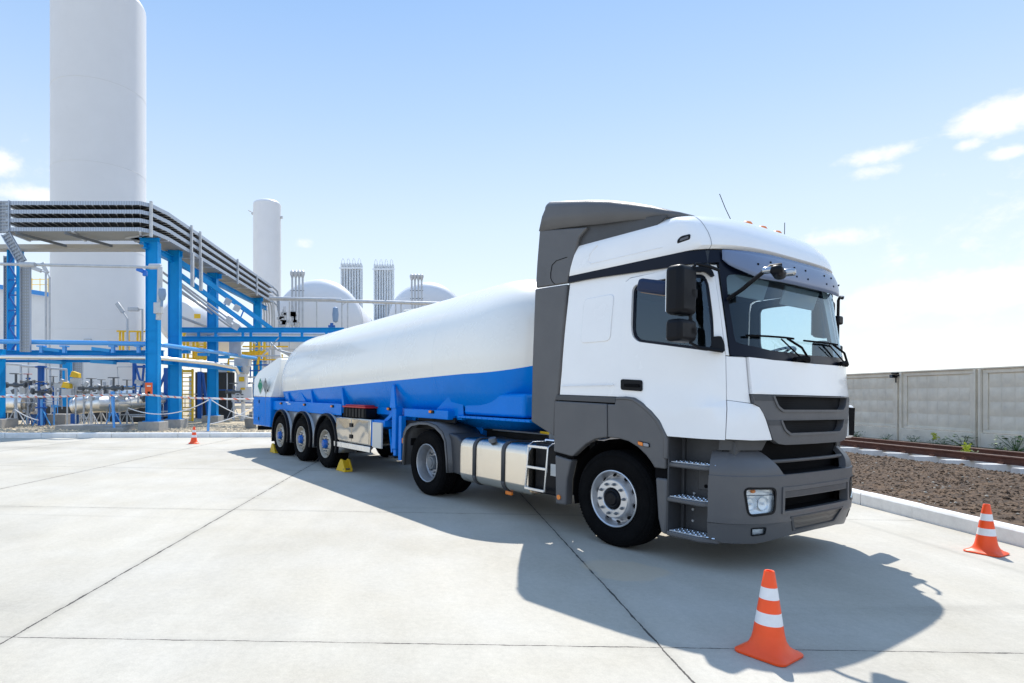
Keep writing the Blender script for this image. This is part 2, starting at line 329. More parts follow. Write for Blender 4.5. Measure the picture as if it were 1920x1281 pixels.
class MB:
    def __init__(s): s.v = []; s.f = []; s.mi = []; s.m = 0
    def add(s, vs, fs):
        k = len(s.v); s.v += [tuple(v) for v in vs]
        for f in fs: s.f.append([i+k for i in f]); s.mi.append(s.m)
        return s
    def box(s, c, d, rot=None):
        c = Vector(c); hx, hy, hz = d[0]/2, d[1]/2, d[2]/2
        vs = [Vector((x, y, z)) for x in (-hx, hx) for y in (-hy, hy) for z in (-hz, hz)]
        if rot is not None: vs = [rot @ v for v in vs]
        vs = [v+c for v in vs]
        return s.add(vs, [(0, 1, 3, 2), (4, 6, 7, 5), (0, 4, 5, 1), (2, 3, 7, 6), (0, 2, 6, 4), (1, 5, 7, 3)])
    def bb(s, x0, x1, y0, y1, z0, z1): return s.box(((x0+x1)/2, (y0+y1)/2, (z0+z1)/2), (abs(x1-x0), abs(y1-y0), abs(z1-z0)))
    def beam(s, a, b, w, h, up=(0, 0, 1)):
        a, b = Vector(a), Vector(b); d = (b-a); l = d.length; d.normalize(); up = Vector(up)
        if abs(d.dot(up)) > .98: up = Vector((0, 1, 0))
        x = d.cross(up).normalized(); z = x.cross(d)
        rot = Matrix((x, d, z)).transposed()
        return s.box((a+b)/2, (w, l, h), rot)
    def ibeam(s, a, b, w, h, t=.02, up=(0, 0, 1)):
        a, b = Vector(a), Vector(b); d = (b-a).normalized(); up = Vector(up)
        if abs(d.dot(up)) > .98: up = Vector((0, 1, 0))
        x = d.cross(up).normalized(); z = x.cross(d)
        s.beam(a+z*(h/2-t/2), b+z*(h/2-t/2), w, t, z); s.beam(a-z*(h/2-t/2), b-z*(h/2-t/2), w, t, z)
        return s.beam(a, b, t, h-2*t, z)
    def ring(s, c, x, y, r, n): return [c + x*(r*cos(2*pi*i/n)) + y*(r*sin(2*pi*i/n)) for i in range(n)]
    def tube(s, a, b, r, n=10, r2=None, cap=True):
        a, b = Vector(a), Vector(b); d = (b-a).normalized(); u = Vector((0, 0, 1)) if abs(d.z) < .9 else Vector((1, 0, 0))
        x = d.cross(u).normalized(); y = d.cross(x); r2 = r if r2 is None else r2
        A = s.ring(a, x, y, r, n); B = s.ring(b, x, y, r2, n)
        fs = [(i, (i+1) % n, n+(i+1) % n, n+i) for i in range(n)]
        if cap: fs += [tuple(range(n))[::-1], tuple(range(n, 2*n))]
        return s.add(A+B, fs)
    def path(s, pts, r, n=8, closed=False):
        pts = [Vector(p) for p in pts]; k = len(pts); vs = []; px = None
        for i, p in enumerate(pts):
            if closed: d = (pts[(i+1) % k]-pts[i-1])
            else: d = pts[min(i+1, k-1)]-pts[max(i-1, 0)]
            d.normalize()
            if px is None:
                u = Vector((0, 0, 1)) if abs(d.z) < .9 else Vector((1, 0, 0)); px = d.cross(u).normalized()
            x = (px - d*px.dot(d)).normalized(); px = x; y = d.cross(x)
            vs += s.ring(p, x, y, r, n)
        fs = []
        for i in range(k if closed else k-1):
            j = (i+1) % k
            for q in range(n): fs.append((i*n+q, i*n+(q+1) % n, j*n+(q+1) % n, j*n+q))
        if not closed: fs += [tuple(range(n))[::-1], tuple(range((k-1)*n, k*n))]
        return s.add(vs, fs)
    def lathe(s, prof, n=48, c=(0, 0, 0), ax='y', cap0=False, cap1=False, arc=(0, 2*pi)):
        c = Vector(c); vs = []; full = abs(arc[1]-arc[0]-2*pi) < 1e-6; m = n if full else n+1
        for (r, h) in prof:
            for i in range(m):
                t = arc[0] + (arc[1]-arc[0])*i/n
                if ax == 'y': v = Vector((r*cos(t), h, r*sin(t)))
                elif ax == 'z': v = Vector((r*cos(t), r*sin(t), h))
                else: v = Vector((h, r*cos(t), r*sin(t)))
                vs.append(v+c)
        fs = []
        for k in range(len(prof)-1):
            for i in range(n):
                j = (i+1) % m if full else i+1
                fs.append((k*m+i, k*m+j, (k+1)*m+j, (k+1)*m+i))
        if cap0: fs.append(tuple(range(m)))
        if cap1: fs.append(tuple(range((len(prof)-1)*m, len(prof)*m)))
        return s.add(vs, fs)
    def prism(s, poly, y0, y1, ax='y'):
        n = len(poly)
        def P(a, b, h): return (a, h, b) if ax == 'y' else ((a, b, h) if ax == 'z' else (h, a, b))
        vs = [P(a, b, y0) for a, b in poly]+[P(a, b, y1) for a, b in poly]
        return s.add(vs, [tuple(range(n)), tuple(range(n, 2*n))[::-1]]+[(i, i+n, (i+1) % n+n, (i+1) % n) for i in range(n)])
    def grid(s, rows):
        m = len(rows[0]); vs = [p for r in rows for p in r]
        return s.add(vs, [(i*m+j, i*m+j+1, (i+1)*m+j+1, (i+1)*m+j) for i in range(len(rows)-1) for j in range(m-1)])
    def build(s, name, m, parent=None, bevel=0, smooth=40, seg=2, norm=True, xf=None):
        me = bpy.data.meshes.new(name); vs = s.v if xf is None else [tuple(xf @ Vector(v)) for v in s.v]
        me.from_pydata(vs, [], s.f)
        if s.m or any(s.mi): me.polygons.foreach_set('material_index', s.mi)
        if norm:
            bm = bmesh.new(); bm.from_mesh(me); bmesh.ops.recalc_face_normals(bm, faces=bm.faces); bm.to_mesh(me); bm.free()
        fin(me, m, smooth); o = bpy.data.objects.new(name, me); COL.objects.link(o)
        if parent is not None: o.parent = parent
        if bevel: mod_bevel(o, bevel, seg)
        return o
def islands(mb):
    par = list(range(len(mb.v)))
    def find(a):
        while par[a] != a: par[a] = par[par[a]]; a = par[a]
        return a
    for f in mb.f:
        r = find(f[0])
        for q in f[1:]: par[find(q)] = r
    grp = {}
    for f in mb.f: grp.setdefault(find(f[0]), []).append(f)
    out = []
    for fs in grp.values():
        ids = sorted({i for f in fs for i in f}); mp = {i: k for k, i in enumerate(ids)}; m = MB(); m.add([mb.v[i] for i in ids], [[mp[i] for i in f] for f in fs]); out.append(m)
    return out
def sep(mb, name, m, parent, **k):            # every loose piece becomes a part of its own
    return [q.build(name, m, parent, **k) for q in islands(mb)]
def children(o): return [c for c in bpy.data.objects if c.parent == o]
def copy_tree(o, parent=None):
    c = o.copy(); COL.objects.link(c)
    if parent is not None: c.parent = parent
    for ch in children(o): copy_tree(ch, c)
    return c
def rounded(poly, r, n=4):               # round the corners of a 2-D polygon
    out = []; k = len(poly)
    for i in range(k):
        p0, p1, p2 = Vector(poly[i-1]), Vector(poly[i]), Vector(poly[(i+1) % k])
        a, b = (p0-p1), (p2-p1); q = min(r, a.length*.45, b.length*.45); a.normalize(); b.normalize()
        s0, s2 = p1+a*q, p1+b*q
        for j in range(n+1):
            t = j/n; v = s0*(1-t)**2 + p1*2*t*(1-t) + s2*t*t; out.append((v.x, v.y))
    return out

# ================================================================== SETTING
def sheet(name, xs, ys, zoff, m, disp=None):
    b = MB(); b.grid([[(x, y, G(x, y)+zoff+(disp(x, y) if disp else 0)) for y in ys] for x in xs])
    return tag(b.build(name, m, smooth=60 if disp else 0), kind='structure')
def lin(a, b, n): return [a+(b-a)*i/(n-1) for i in range(n)]
sheet('ground', lin(-900, 900, 13), lin(-300, 1800, 13), -.03, GRAV)
# yard slab: bounded by the kerbs
KL0, KL1 = Vector((-40, 11.5)), Vector((3.2, 23.3))          # kerb line on the plant side
KR0, KR1 = Vector((6.35, 2.0)), Vector((6.92, 24.0))         # kerb line on the railway side
def yard():
    b = MB(); pts = [(-40, -12), (6.0, -12), (6.35, 2.0), (6.92, 24.0), (3.2, 23.3), (-40, 11.5)]
    b.add([(x, y, G(x, y)) for x, y in pts], [tuple(range(6))])
    return tag(b.build('yard', YARD, smooth=0), kind='structure')
yard()

def kerb_run(a, b, n, w, h, side, label, grp, cat='kerb'):
    a, b = Vector(a), Vector(b); d = (b-a)/n; dd = d.normalized(); nrm = Vector((-dd.y, dd.x))*side
    for i in range(n):
        p, q = a+d*i+dd*.006, a+d*(i+1)-dd*.006; m = MB(); j = random.uniform(-.008, .008)
        prof = [(j, -.05), (j, h-.03), (j+.02, h), (w-.01, h+random.uniform(-.004, .004)), (w, h-.02), (w, -.05)]
        rows = []
        for u, z in prof: rows.append([(P.x+nrm.x*u, P.y+nrm.y*u, G(P.x, P.y)+z) for P in (p, (p+q)/2, q)])
        m.grid(rows); k = len(prof)
        m.add([r[0] for r in rows], [tuple(range(k))]); m.add([r[2] for r in rows], [tuple(range(k))])
        o = m.build('kerb_block', KERB, bevel=.006, smooth=30)
        tag(o, kind='structure')
kerb_run(KR0, KR1, 22, .17, .19, -1, '', '')
kerb_run(KL0, KL1, 44, .22, .16, 1, '', '')

RX0 = 12.95
# soil strip with clods on the railway side
def soilh(x, y):
    p = Vector((x*1.1, y*1.1, 0)); h = noise.noise(p*.6)*.05 + noise.noise(p*2.3)*.035 + noise.noise(p*7)*.02 + noise.noise(p*16)*.018
    e = min(1, max(0, (x-6.9-.02*y)/.5)); q = min(1, max(0, (x-(RX0-.06*(y-13.2))+1.3)/.7)); q = q*q*(3-2*q); return (h*(1-.6*q)+.03)*e - .13*q
sheet('soil', lin(6.62, 16.5, 190), lin(1.5, 30, 420), .15, SOIL, soilh)
sheet('soil_verge', lin(16.45, 60, 40), lin(-4, 160, 80), .14, SOIL, lambda x, y: noise.noise(Vector((x, y, 0)))*.06)
sheet('soil_bed', lin(6.9, 16.5, 20), lin(29.9, 160, 30), .14, SOIL, lambda x, y: noise.noise(Vector((x, y, 0)))*.05)
def clods():
    b = MB(); b2 = MB(); rnd = random.Random(3)
    ico = [(0, 0, 1), (.9, 0, .3), (.28, .85, .3), (-.72, .53, .3), (-.72, -.53, .3), (.28, -.85, .3), (.7, .5, -.4), (-.27, .8, -.4), (-.85, 0, -.4), (-.27, -.8, -.4), (.7, -.5, -.4)]
    fs = [(0, 1, 2), (0, 2, 3), (0, 3, 4), (0, 4, 5), (0, 5, 1), (1, 6, 2), (2, 6, 7), (2, 7, 3), (3, 7, 8), (3, 8, 4), (4, 8, 9), (4, 9, 5), (5, 9, 10), (5, 10, 1), (1, 10, 6)]
    for i in range(26000):
        y = 2.5 + 16*rnd.random()**1.5; x = rnd.uniform(6.98, 13.4)
        s = rnd.choice((.006, .008, .010, .014, .02))*rnd.uniform(.7, 1.5)
        if rnd.random() < .01: s *= 1.9
        z = G(x, y)+.15+soilh(x, y)+s*.3
        tgt = b2 if rnd.random() < .06 else b
        tgt.add([(x+s*v[0]*rnd.uniform(.6, 1.3), y+s*v[1]*rnd.uniform(.6, 1.3), z+s*v[2]*.7*rnd.uniform(.6, 1.2)) for v in ico], fs)
    tag(b.build('soil_clods', SOIL, smooth=0, norm=False), 'crumbled brown soil clods strewn between kerb and railway', 'soil', kind='stuff')
    tag(b2.build('pale_stones', mat('pale_stone', (.34, .31, .26), .9, var=.3, vscale=3), smooth=0, norm=False), 'small pale stones scattered over the brown soil strip', 'stones', kind='stuff')
clods()
def gravel_stuff():
    b = MB(); rnd = random.Random(5)
    tet = [(1, 0, -.3), (-.5, .86, -.3), (-.5, -.86, -.3), (0, .1, .8), (.6, .6, .1)]
    fs = [(0, 4, 3), (4, 1, 3), (1, 2, 3), (2, 0, 3), (0, 1, 4)]
    for i in range(9000):
        t = rnd.random(); x = -24+t*22; y = 11.5+(x+40)*.2731+.35+rnd.random()**1.3*9
        s = rnd.uniform(.02, .055)*(1 if rnd.random() > .04 else 2)
        b.add([(x+s*v[0]*rnd.uniform(.6, 1.3), y+s*v[1]*rnd.uniform(.6, 1.3), G(x, y)-.02+s*v[2]*.8+.01) for v in tet], fs)
    tag(b.build('gravel_stones', mat('gravel_stone', (.58, .49, .36), .9, var=.45, vscale=2), smooth=0, norm=False), 'tan gravel stones covering the plant ground behind the kerb', 'gravel', kind='stuff')
gravel_stuff()

# ================================================================== RAILWAY
RX0, RDX = 12.95, -.06                      # near rail: x = RX0 + RDX*(y-13.2)
def rail_x(y): return RX0 + RDX*(y-13.2)
RZ = .225                                   # foot of the rail above the yard plane
def rail(off, label):
    m = MB(); y0, y1 = 2.0, 120
    prof = [(-.065, 0), (-.065, .012), (-.012, .03), (-.009, .125), (-.036, .14), (-.037, .17), (-.028, .18), (.028, .18), (.037, .17), (.036, .14), (.009, .125), (.012, .03), (.065, .012), (.065, 0)]
    rows = []
    for u, z in prof: rows.append([(rail_x(y)+off+u, y, G(rail_x(y)+off, y)+RZ+z) for y in (y0, y1)])
    m.grid(rows)
    o = m.build('rail', RUST, smooth=20); tag(o, label, 'rail', 'rails of the railway track')
    t = MB(); t.grid([[(rail_x(y)+off+u, y, G(rail_x(y)+off, y)+RZ+.1825) for y in (y0, y1)] for u in (-.026, .026)])
    t.build('rail_head', RAILTOP, o, smooth=0)
rail(0, 'rusty brown steel rail nearer the kerb, running over the sleeper ends'); rail(1.56, 'rusty brown steel rail farther from the kerb, along the concrete wall')
sl = None
ORD = 'first second third fourth fifth sixth seventh eighth ninth tenth eleventh twelfth thirteenth fourteenth fifteenth sixteenth seventeenth eighteenth'.split()
for i in range(18):
    y = 9.2+i*.84 ; x = rail_x(y)+.78
    if sl is None:
        m = MB(); L2 = 1.42
        prof = [(-L2, .0, .13), (-L2, .14, .15), (-L2+.75, .16, .15), (-.4, .10, .12), (.4, .10, .12), (L2-.75, .16, .15), (L2, .14, .15)]
        rows = []
        for (u, w) in [(-L2, .115), (-.9, .125), (-.5, .115), (0, .095), (.5, .115), (.9, .125), (L2, .115)]:
            rows.append([(u, -w, 0), (u, -w+.03, .18), (u, w-.03, .18), (u, w, 0)])
        m.grid(rows); m.add(rows[0], [(0, 1, 2, 3)]); m.add(rows[-1], [(0, 1, 2, 3)])
        sl = m.build('railway_sleeper', mat('sleeper_concrete', (.66, .64, .60), .85, var=.2, vscale=5, bump=.2), bevel=.008); sl2 = sl
        c = MB()
        for q in (-.78, .78):
            for e in (-.1, .1): c.box((q+e, 0, .2), (.05, .12, .045)); c.tube((q+e, 0, .2), (q+e, 0, .26), .013, 6)
        sep(c, 'rail_clip', RUST, sl)
        tag(sl, 'concrete sleeper under the rusty rails with one end showing above the soil', 'sleeper', 'concrete sleepers of the track')
        o = sl
    else: o = copy_tree(sl)
    o['label'] = ('%s concrete sleeper under the rusty rails, counted from the right edge of the picture' % ORD[i]) if i < 18 else ''
    o.location = (x, y, G(x, y)+RZ-.182); o.rotation_euler = (random.uniform(-.01, .01), GA, math.atan(-RDX)*0+.05+random.uniform(-.02, .02))
# ================================================================== CONCRETE FENCE
FX0 = 18.2
def fence_x(y): return FX0 - .058*(y-20)
PANEL = 3.07
FY = [19.65+PANEL*k for k in range(-3, 16)]  # post positions
fence = empty('concrete_fence', (fence_x(20), 20, G(fence_x(20), 20)))
tag(fence, 'long grey precast concrete wall with waffle relief panels beyond the railway', 'wall')
fi = Matrix.Translation(-fence.location)
def FP(y, u, z): return (fence_x(y)+u, y, G(fence_x(y), y)+z+.1)     # u<0 towards the yard
def top_of(y): return 2.62
def fence_panel(y0, y1, k):
    m = MB(); a, b = y0+.14, y1-.14; H0, H1 = .52, 2.62; rnd = random.Random(k)
    # backing slab with frame
    def q(y, z, u): return FP(y, u, z)
    def slab(ya, yb, za, zb, u0, u1):
        vs = [q(y, z, u) for u in (u0, u1) for y in (ya, yb) for z in (za, zb)]
        m.add(vs, [(0, 1, 3, 2), (4, 6, 7, 5), (0, 4, 5, 1), (2, 3, 7, 6), (0, 2, 6, 4), (1, 5, 7, 3)])
    slab(a, b, H0, H1, .0, .06)
    slab(a, b, H1-.13, H1, -.05, -.002); slab(a, b, H0, H0+.10, -.05, -.002)
    slab(a, a+.16, H0+.102, H1-.132, -.048, -.002); slab(b-.16, b, H0+.102, H1-.132, -.048, -.002)
    nc, nr = 6, 4; ya, yb, za, zb = a+.16, b-.16, H0+.10, H1-.13; w = (yb-ya)/nc; h = (zb-za)/nr
    for i in range(nc):
        for j in range(nr):
            y_, z_ = ya+i*w, za+j*h; g = .015; mg = .13; dep = -.04
            o_ = [q(y_+g, z_+g, -.003), q(y_+w-g, z_+g, -.003), q(y_+w-g, z_+h-g, -.003), q(y_+g, z_+h-g, -.003)]
            n_ = [q(y_+mg, z_+mg, dep), q(y_+w-mg, z_+mg, dep), q(y_+w-mg, z_+h-mg, dep), q(y_+mg, z_+h-mg, dep)]
            m.add(o_+n_, [(4, 5, 6, 7), (0, 1, 5, 4), (1, 2, 6, 5), (2, 3, 7, 6), (3, 0, 4, 7)])
    o = m.build('wall_panel', FENCEM, fence, bevel=.012, smooth=30, xf=fi)
    m = MB(); 
    vs = [q(y, z, u) for u in (-.11, .08) for y in (a-.02, b+.02) for z in (-.2, H0-.015)]
    m.add(vs, [(0, 1, 3, 2), (4, 6, 7, 5), (0, 4, 5, 1), (2, 3, 7, 6), (0, 2, 6, 4), (1, 5, 7, 3)])
    m.build('base_slab', FENCEM, fence, bevel=.012, xf=fi)
    m = MB(); u0, u1 = -.10, .1
    vs = [q(y, z, u) for u in (u0, u1) for y in (y0+.0, y1-.0) for z in (H1+.004, H1+.06)]
    m.add(vs, [(0, 1, 3, 2), (4, 6, 7, 5), (0, 4, 5, 1), (2, 3, 7, 6), (0, 2, 6, 4), (1, 5, 7, 3)])
    m.build('coping', FENCEM, fence, bevel=.012, xf=fi)
for k in range(len(FY)-1):
    fence_panel(FY[k], FY[k+1], k)
    m = MB(); y = FY[k]
    for d_ in (-.085, .085):
        vs = [FP(yy, u, z) for u in (-.12, .1) for yy in (y+d_-.04, y+d_+.04) for z in (-.2, 2.615)]
        m.add(vs, [(0, 1, 3, 2), (4, 6, 7, 5), (0, 4, 5, 1), (2, 3, 7, 6), (0, 2, 6, 4), (1, 5, 7, 3)])
    vs = [FP(yy, u, z) for u in (-.03, .08) for yy in (y-.05, y+.05) for z in (-.2, 2.61)]
    m.add(vs, [(0, 1, 3, 2), (4, 6, 7, 5), (0, 4, 5, 1), (2, 3, 7, 6), (0, 2, 6, 4), (1, 5, 7, 3)])
    m.build('wall_post', FENCEM, fence, bevel=.01, xf=fi)
# floodlight on the wall
yc = FY[4]+.05
fl = empty('wall_floodlight', FP(yc, -.13, 2.45)); tag(fl, 'small black lamp fixed to the top of the concrete wall at a post joint', 'floodlight')
m = MB(); m.box((-.12, 0, .05), (.2, .16, .13)); m.box((-.02, .05, .16), (.1, .28, .06)); m.build('lamp_housing', BLACKP, fl, bevel=.015)
m = MB(); m.tube((-.03, 0, -.2), (-.03, 0, .12), .02, 8); m.tube((-.15, -.3, .06), (-.1, .12, .05), .03, 8); m.build('bracket', BLACKM, fl)
m = MB(); m.box((-.224, 0, .05), (.008, .13, .1)); m.build('lens', mat('lamp_lens_dark', (.1, .12, .14), .1), fl)
# weeds along the wall foot
def weed(x, y, s, flower, label, seed):
    rnd = random.Random(seed); z0 = G(x, y)+.12; root = empty('weed', (x, y, z0)); s = s*.78
    m = MB(); st = MB(); n = int(60*s+30)
    for i in range(n):
        a = rnd.uniform(0, 2*pi); r = rnd.uniform(.05, .32)*s; h = rnd.uniform(.03, .38)*s
        c = Vector((r*cos(a), r*sin(a)*1.4, h)); l = rnd.uniform(.05, .11)*s; w = l*.45; d = Vector((cos(a+rnd.uniform(-.8, .8)), sin(a), rnd.uniform(-.3, .5))).normalized()
        sd = d.cross(Vector((rnd.uniform(-.4, .4), rnd.uniform(-.4, .4), 1))).normalized()*w
        m.add([c, c+d*l*.5+sd, c+d*l, c+d*l*.5-sd], [(0, 1, 2, 3)])
        if i % 4 == 0: st.tube((0, 0, 0), c, .004*s+.002, 4)
    m.build('leaves', LEAF, root, smooth=0, norm=False); st.build('stem', LEAF, root)
    if flower:
        f = MB()
        for i in range(40):
            f.box((rnd.gauss(0, .05), rnd.gauss(0, .06), .3*s+rnd.uniform(0, .25)), (.03, .03, .03))
        f.build('flower_head', YFLOW, root)
    tag(root, label, 'weed', 'weeds at the foot of the wall')
WL = [(1606, 836, .9, 0, 'low green weed against the wall foot just right of the truck bumper'), (1660, 830, .8, 0, 'small green weed by the wall foot, left of the first post'),
      (1712, 832, .9, 0, 'green weed at the wall foot right of the black lamp post'), (1752, 826, .7, 1, 'tall thin weed with a yellow head against the wall panel'), (1770, 838, .8, 0, 'small green weed beneath the middle of the wall panel'),
      (1806, 838, 1.4, 0, 'broad spreading dark green weed near the second wall post'), (1875, 845, .9, 0, 'small green weed right of the second wall post'),
      (1906, 845, 1.6, 0, 'large bushy green weed at the right edge by the rails')]
for i, (px, py, s, fl_, lb) in enumerate(WL):
    # stand them 35 cm before the wall
    k = (px-PX)/FPX; y = (FX0+.058*20-.42)/(k+.058); weed(k*y, y, s, fl_, lb, i)
k = (1812-PX)/FPX; y = (RX0+.8+.06*13.2)/(k+.06); weed(k*y, y, .9, 1, 'small yellow flowering weed growing between the two rails', 77)

# ================================================================== TRUCK (x forward, y to its left, z up)
PW = Vector((.01599791, .0022997, .99986938)).normalized()
FW = Vector((.5484123, -.83618001, -.00685138)); FW = (FW-PW*FW.dot(PW)).normalized(); LW = PW.cross(FW)
ORG = Vector((2.96549847, 6.83915958, -1.61317804+EYE))
TM = Matrix((FW, LW, PW)).transposed().to_4x4(); TM.translation = ORG
def lerp(z, tab):
    if z <= tab[0][0]: return tab[0][1]
    for (a, u), (b, v) in zip(tab, tab[1:]):
        if z <= b: return u+(v-u)*(z-a)/(b-a)
    return tab[-1][1]
CABXF = [(0.9, 1.31), (1.2, 1.33), (1.6, 1.32), (1.95, 1.30), (2.8, 1.17), (3.6, 1.05)]
BUMXF = [(0, 1.30), (.3, 1.36), (.5, 1.38), (.9, 1.38), (1.1, 1.36)]
_tab = {}
def otable(z, kind):
    k = (round(z, 3), kind)
    if k not in _tab:
        xf = lerp(z, CABXF if kind == 'cab' else BUMXF); xs = xf-.45; pts = []
        for i in range(161):
            t = pi/2*i/160; pts.append((xs+.45*max(cos(t), 0), 1.25*max(sin(t), 0)**(2/3.5)))
        s = [0]
        for a, b in zip(pts, pts[1:]): s.append(s[-1]+math.hypot(a[0]-b[0], a[1]-b[1]))
        _tab[k] = (s, pts)
    return _tab[k]
def surf(s, z, off=0, kind='cab'):
    S, P = otable(z, kind); a = abs(s); sg = -1 if s < 0 else 1
    if a >= S[-1]: x, y = P[-1][0]-(a-S[-1]), 1.25; nx, ny = 0, 1
    else:
        lo, hi = 0, len(S)-1
        while hi-lo > 1:
            mid = (lo+hi)//2
            if S[mid] <= a: lo = mid
            else: hi = mid
        t = (a-S[lo])/max(1e-9, S[hi]-S[lo]); x = P[lo][0]+(P[hi][0]-P[lo][0])*t; y = P[lo][1]+(P[hi][1]-P[lo][1])*t
        dx, dy = P[hi][0]-P[lo][0], P[hi][1]-P[lo][1]; l = math.hypot(dx, dy) or 1; nx, ny = dy/l, -dx/l
    return Vector((x+nx*off, sg*(y+ny*off), z))
def smax(z, kind='cab'): return otable(z, kind)[0][-1]
def s_at(x, z): return -(smax(z)+otable(z, 'cab')[1][-1][0]-x)      # s on the near side for a given x
LINING = mat('door_lining', (.018, .028, .042), .7)
def panel(name, poly, m, parent, off=0., thick=.03, holes=(), kind='cab', mirror=False, bevel=.006, offf=None, step=.07, smooth=50, zst=.14):
    bm = bmesh.new()
    sg = -1 if mirror else 1
    for lp in [poly]+list(holes):
        vs = [bm.verts.new((sg*a, b, 0)) for a, b in lp]
        for i in range(len(vs)): bm.edges.new((vs[i-1], vs[i]))
    bmesh.ops.triangle_fill(bm, use_beauty=True, use_dissolve=False, edges=bm.edges[:])
    ss = [sg*a for a, b in poly]; zs = [b for a, b in poly]
    def cut(co, no):
        bmesh.ops.bisect_plane(bm, geom=bm.verts[:]+bm.edges[:]+bm.faces[:], dist=1e-5, plane_co=co, plane_no=no)
    a = math.floor(max(min(ss), -1.5)/step)*step
    while a < min(max(ss), 1.5):
        if a > min(ss): cut((a+.00013, 0, 0), (1, 0, 0))
        a += step
    zz = min(zs)+zst
    while zz < max(zs)-.02: cut((0, zz+.00017, 0), (0, 1, 0)); zz += zst
    if kind == 'bump' and min(zs) < .884 < max(zs): cut((0, .8851, 0), (0, 1, 0)); cut((0, .8790, 0), (0, 1, 0))
    bmesh.ops.triangulate(bm, faces=[f for f in bm.faces if len(f.verts) > 4])
    bm.verts.index_update(); n = len(bm.verts)
    o1 = []; o2 = []
    for v in bm.verts:
        e = offf(v.co.x, v.co.y) if offf else 0
        o1.append(surf(v.co.x, v.co.y, off+e, kind)); o2.append(surf(v.co.x, v.co.y, off+e-thick, kind))
    F = []; inner = []
    for f in bm.faces:
        i = [v.index for v in f.verts]
        if f.normal.z*1 < 0: i = i[::-1]
        F.append(i); F.append([q+n for q in i[::-1]]); inner.append(len(F)-1)
    for e in bm.edges:
        if len(e.link_faces) == 1:
            a_, b_ = e.verts[0].index, e.verts[1].index; F.append((a_, b_, b_+n, a_+n))
    bm.free(); mb = MB(); mb.add(o1+o2, F)
    if m is WHITE:
        m = [WHITE, LINING]; mb.m = 1
        for q in inner: mb.mi[q] = 1
    return mb.build(name, m, parent, bevel=bevel, smooth=smooth)
def both(name, poly, m, parent, **k):
    a = panel(name, poly, m, parent, **k); b = panel(name, poly, m, parent, mirror=True, **k); return a, b
def mir(poly): return [(-a, b) for a, b in poly][::-1]
def flat(name, poly, y0, y1, m, parent, bevel=.01, holes=None, seg=2):      # prism in the x-z plane
    mb = MB(); mb.prism(poly, y0, y1, 'y'); return mb.build(name, m, parent, bevel=bevel, seg=seg)
def flat2(name, poly, y0, y1, m, parent, **k):
    return flat(name, poly, y0, y1, m, parent, **k), flat(name, poly, -y0, -y1, m, parent, **k)

truck = empty('semi_truck', mtx=TM)
tag(truck, 'white tractor unit with dark grey bumper, fenders and roof fairing, coupled to the tanker', 'truck')

# ---- doors
DOOR = [(-2.35, 1.573), (-2.155, 2.66), (-2.12, 2.76), (-2.06, 2.79), (-1.68, 2.80), (-1.25, 2.80), (-1.195, 2.78), (-1.178, 2.70), (-1.176, 2.45), (-1.179, 1.954), (-1.188, 1.557), (-1.205, 1.199), (-1.736, 1.202), (-1.77, 1.26), (-1.805, 1.326), (-1.88, 1.41), (-1.973, 1.481), (-2.05, 1.53), (-2.13, 1.566), (-2.24, 1.575)]
WIN = rounded([(-2.055, 2.66), (-2.02, 2.71), (-1.90, 2.722), (-1.36, 2.722), (-1.265, 2.71), (-1.238, 2.62), (-1.24, 2.30), (-1.262, 2.04), (-1.31, 1.995), (-2.05, 2.13), (-2.11, 2.19), (-2.112, 2.28)], .05, 3)
def grow(poly, d):
    cx = sum(p[0] for p in poly)/len(poly); cy = sum(p[1] for p in poly)/len(poly); out = []
    for i in range(len(poly)):
        a, b, c = Vector(poly[i-1]), Vector(poly[i]), Vector(poly[(i+1) % len(poly)])
        n1 = Vector(((b-a).y, -(b-a).x)); n2 = Vector(((c-b).y, -(c-b).x))
        if n1.length < 1e-6 or n2.length < 1e-6: out.append(poly[i]); continue
        n = (n1.normalized()+n2.normalized())
        if n.length < 1e-6: n = n1
        n.normalize()
        if n.dot(b-Vector((cx, cy))) < 0: n = -n
        out.append((b.x+n.x*d, b.y+n.y*d))
    return out
crease = lambda s, z: -.022*max(0, min(1, (z-1.50)/.035)) + .0 - .035*max(0, (z-2.2))**1.4
for sgn in (False, True):
    dr = panel('door', DOOR, WHITE, truck, off=.0, thick=.045, holes=[WIN], mirror=sgn, offf=lambda s, z: .012+crease(s, z)+(.004 if z > 2.3 else 0), bevel=.005)
    panel('window_frame', grow(WIN, -.0015), TRIM, dr, off=-.012, thick=.03, holes=[grow(WIN, -.026)], mirror=sgn, offf=crease, bevel=.003)
    g = panel('window_glass', grow(WIN, -.02), SGLASS, dr, off=-.024, thick=.004, mirror=sgn, offf=crease, bevel=0)
    hp = rounded([(-2.283, 1.756), (-2.023, 1.741), (-2.027, 1.629), (-2.287, 1.645)], .025, 3)
    h = panel('door_handle', hp, BLACKP, dr, off=.004, thick=.02, mirror=sgn, bevel=.003)
    panel('handle_grip', rounded([(-2.23, 1.708), (-2.05, 1.70), (-2.05, 1.668), (-2.23, 1.675)], .012, 2), BLACKM, dr, off=.022, thick=.02, mirror=sgn, bevel=.004)
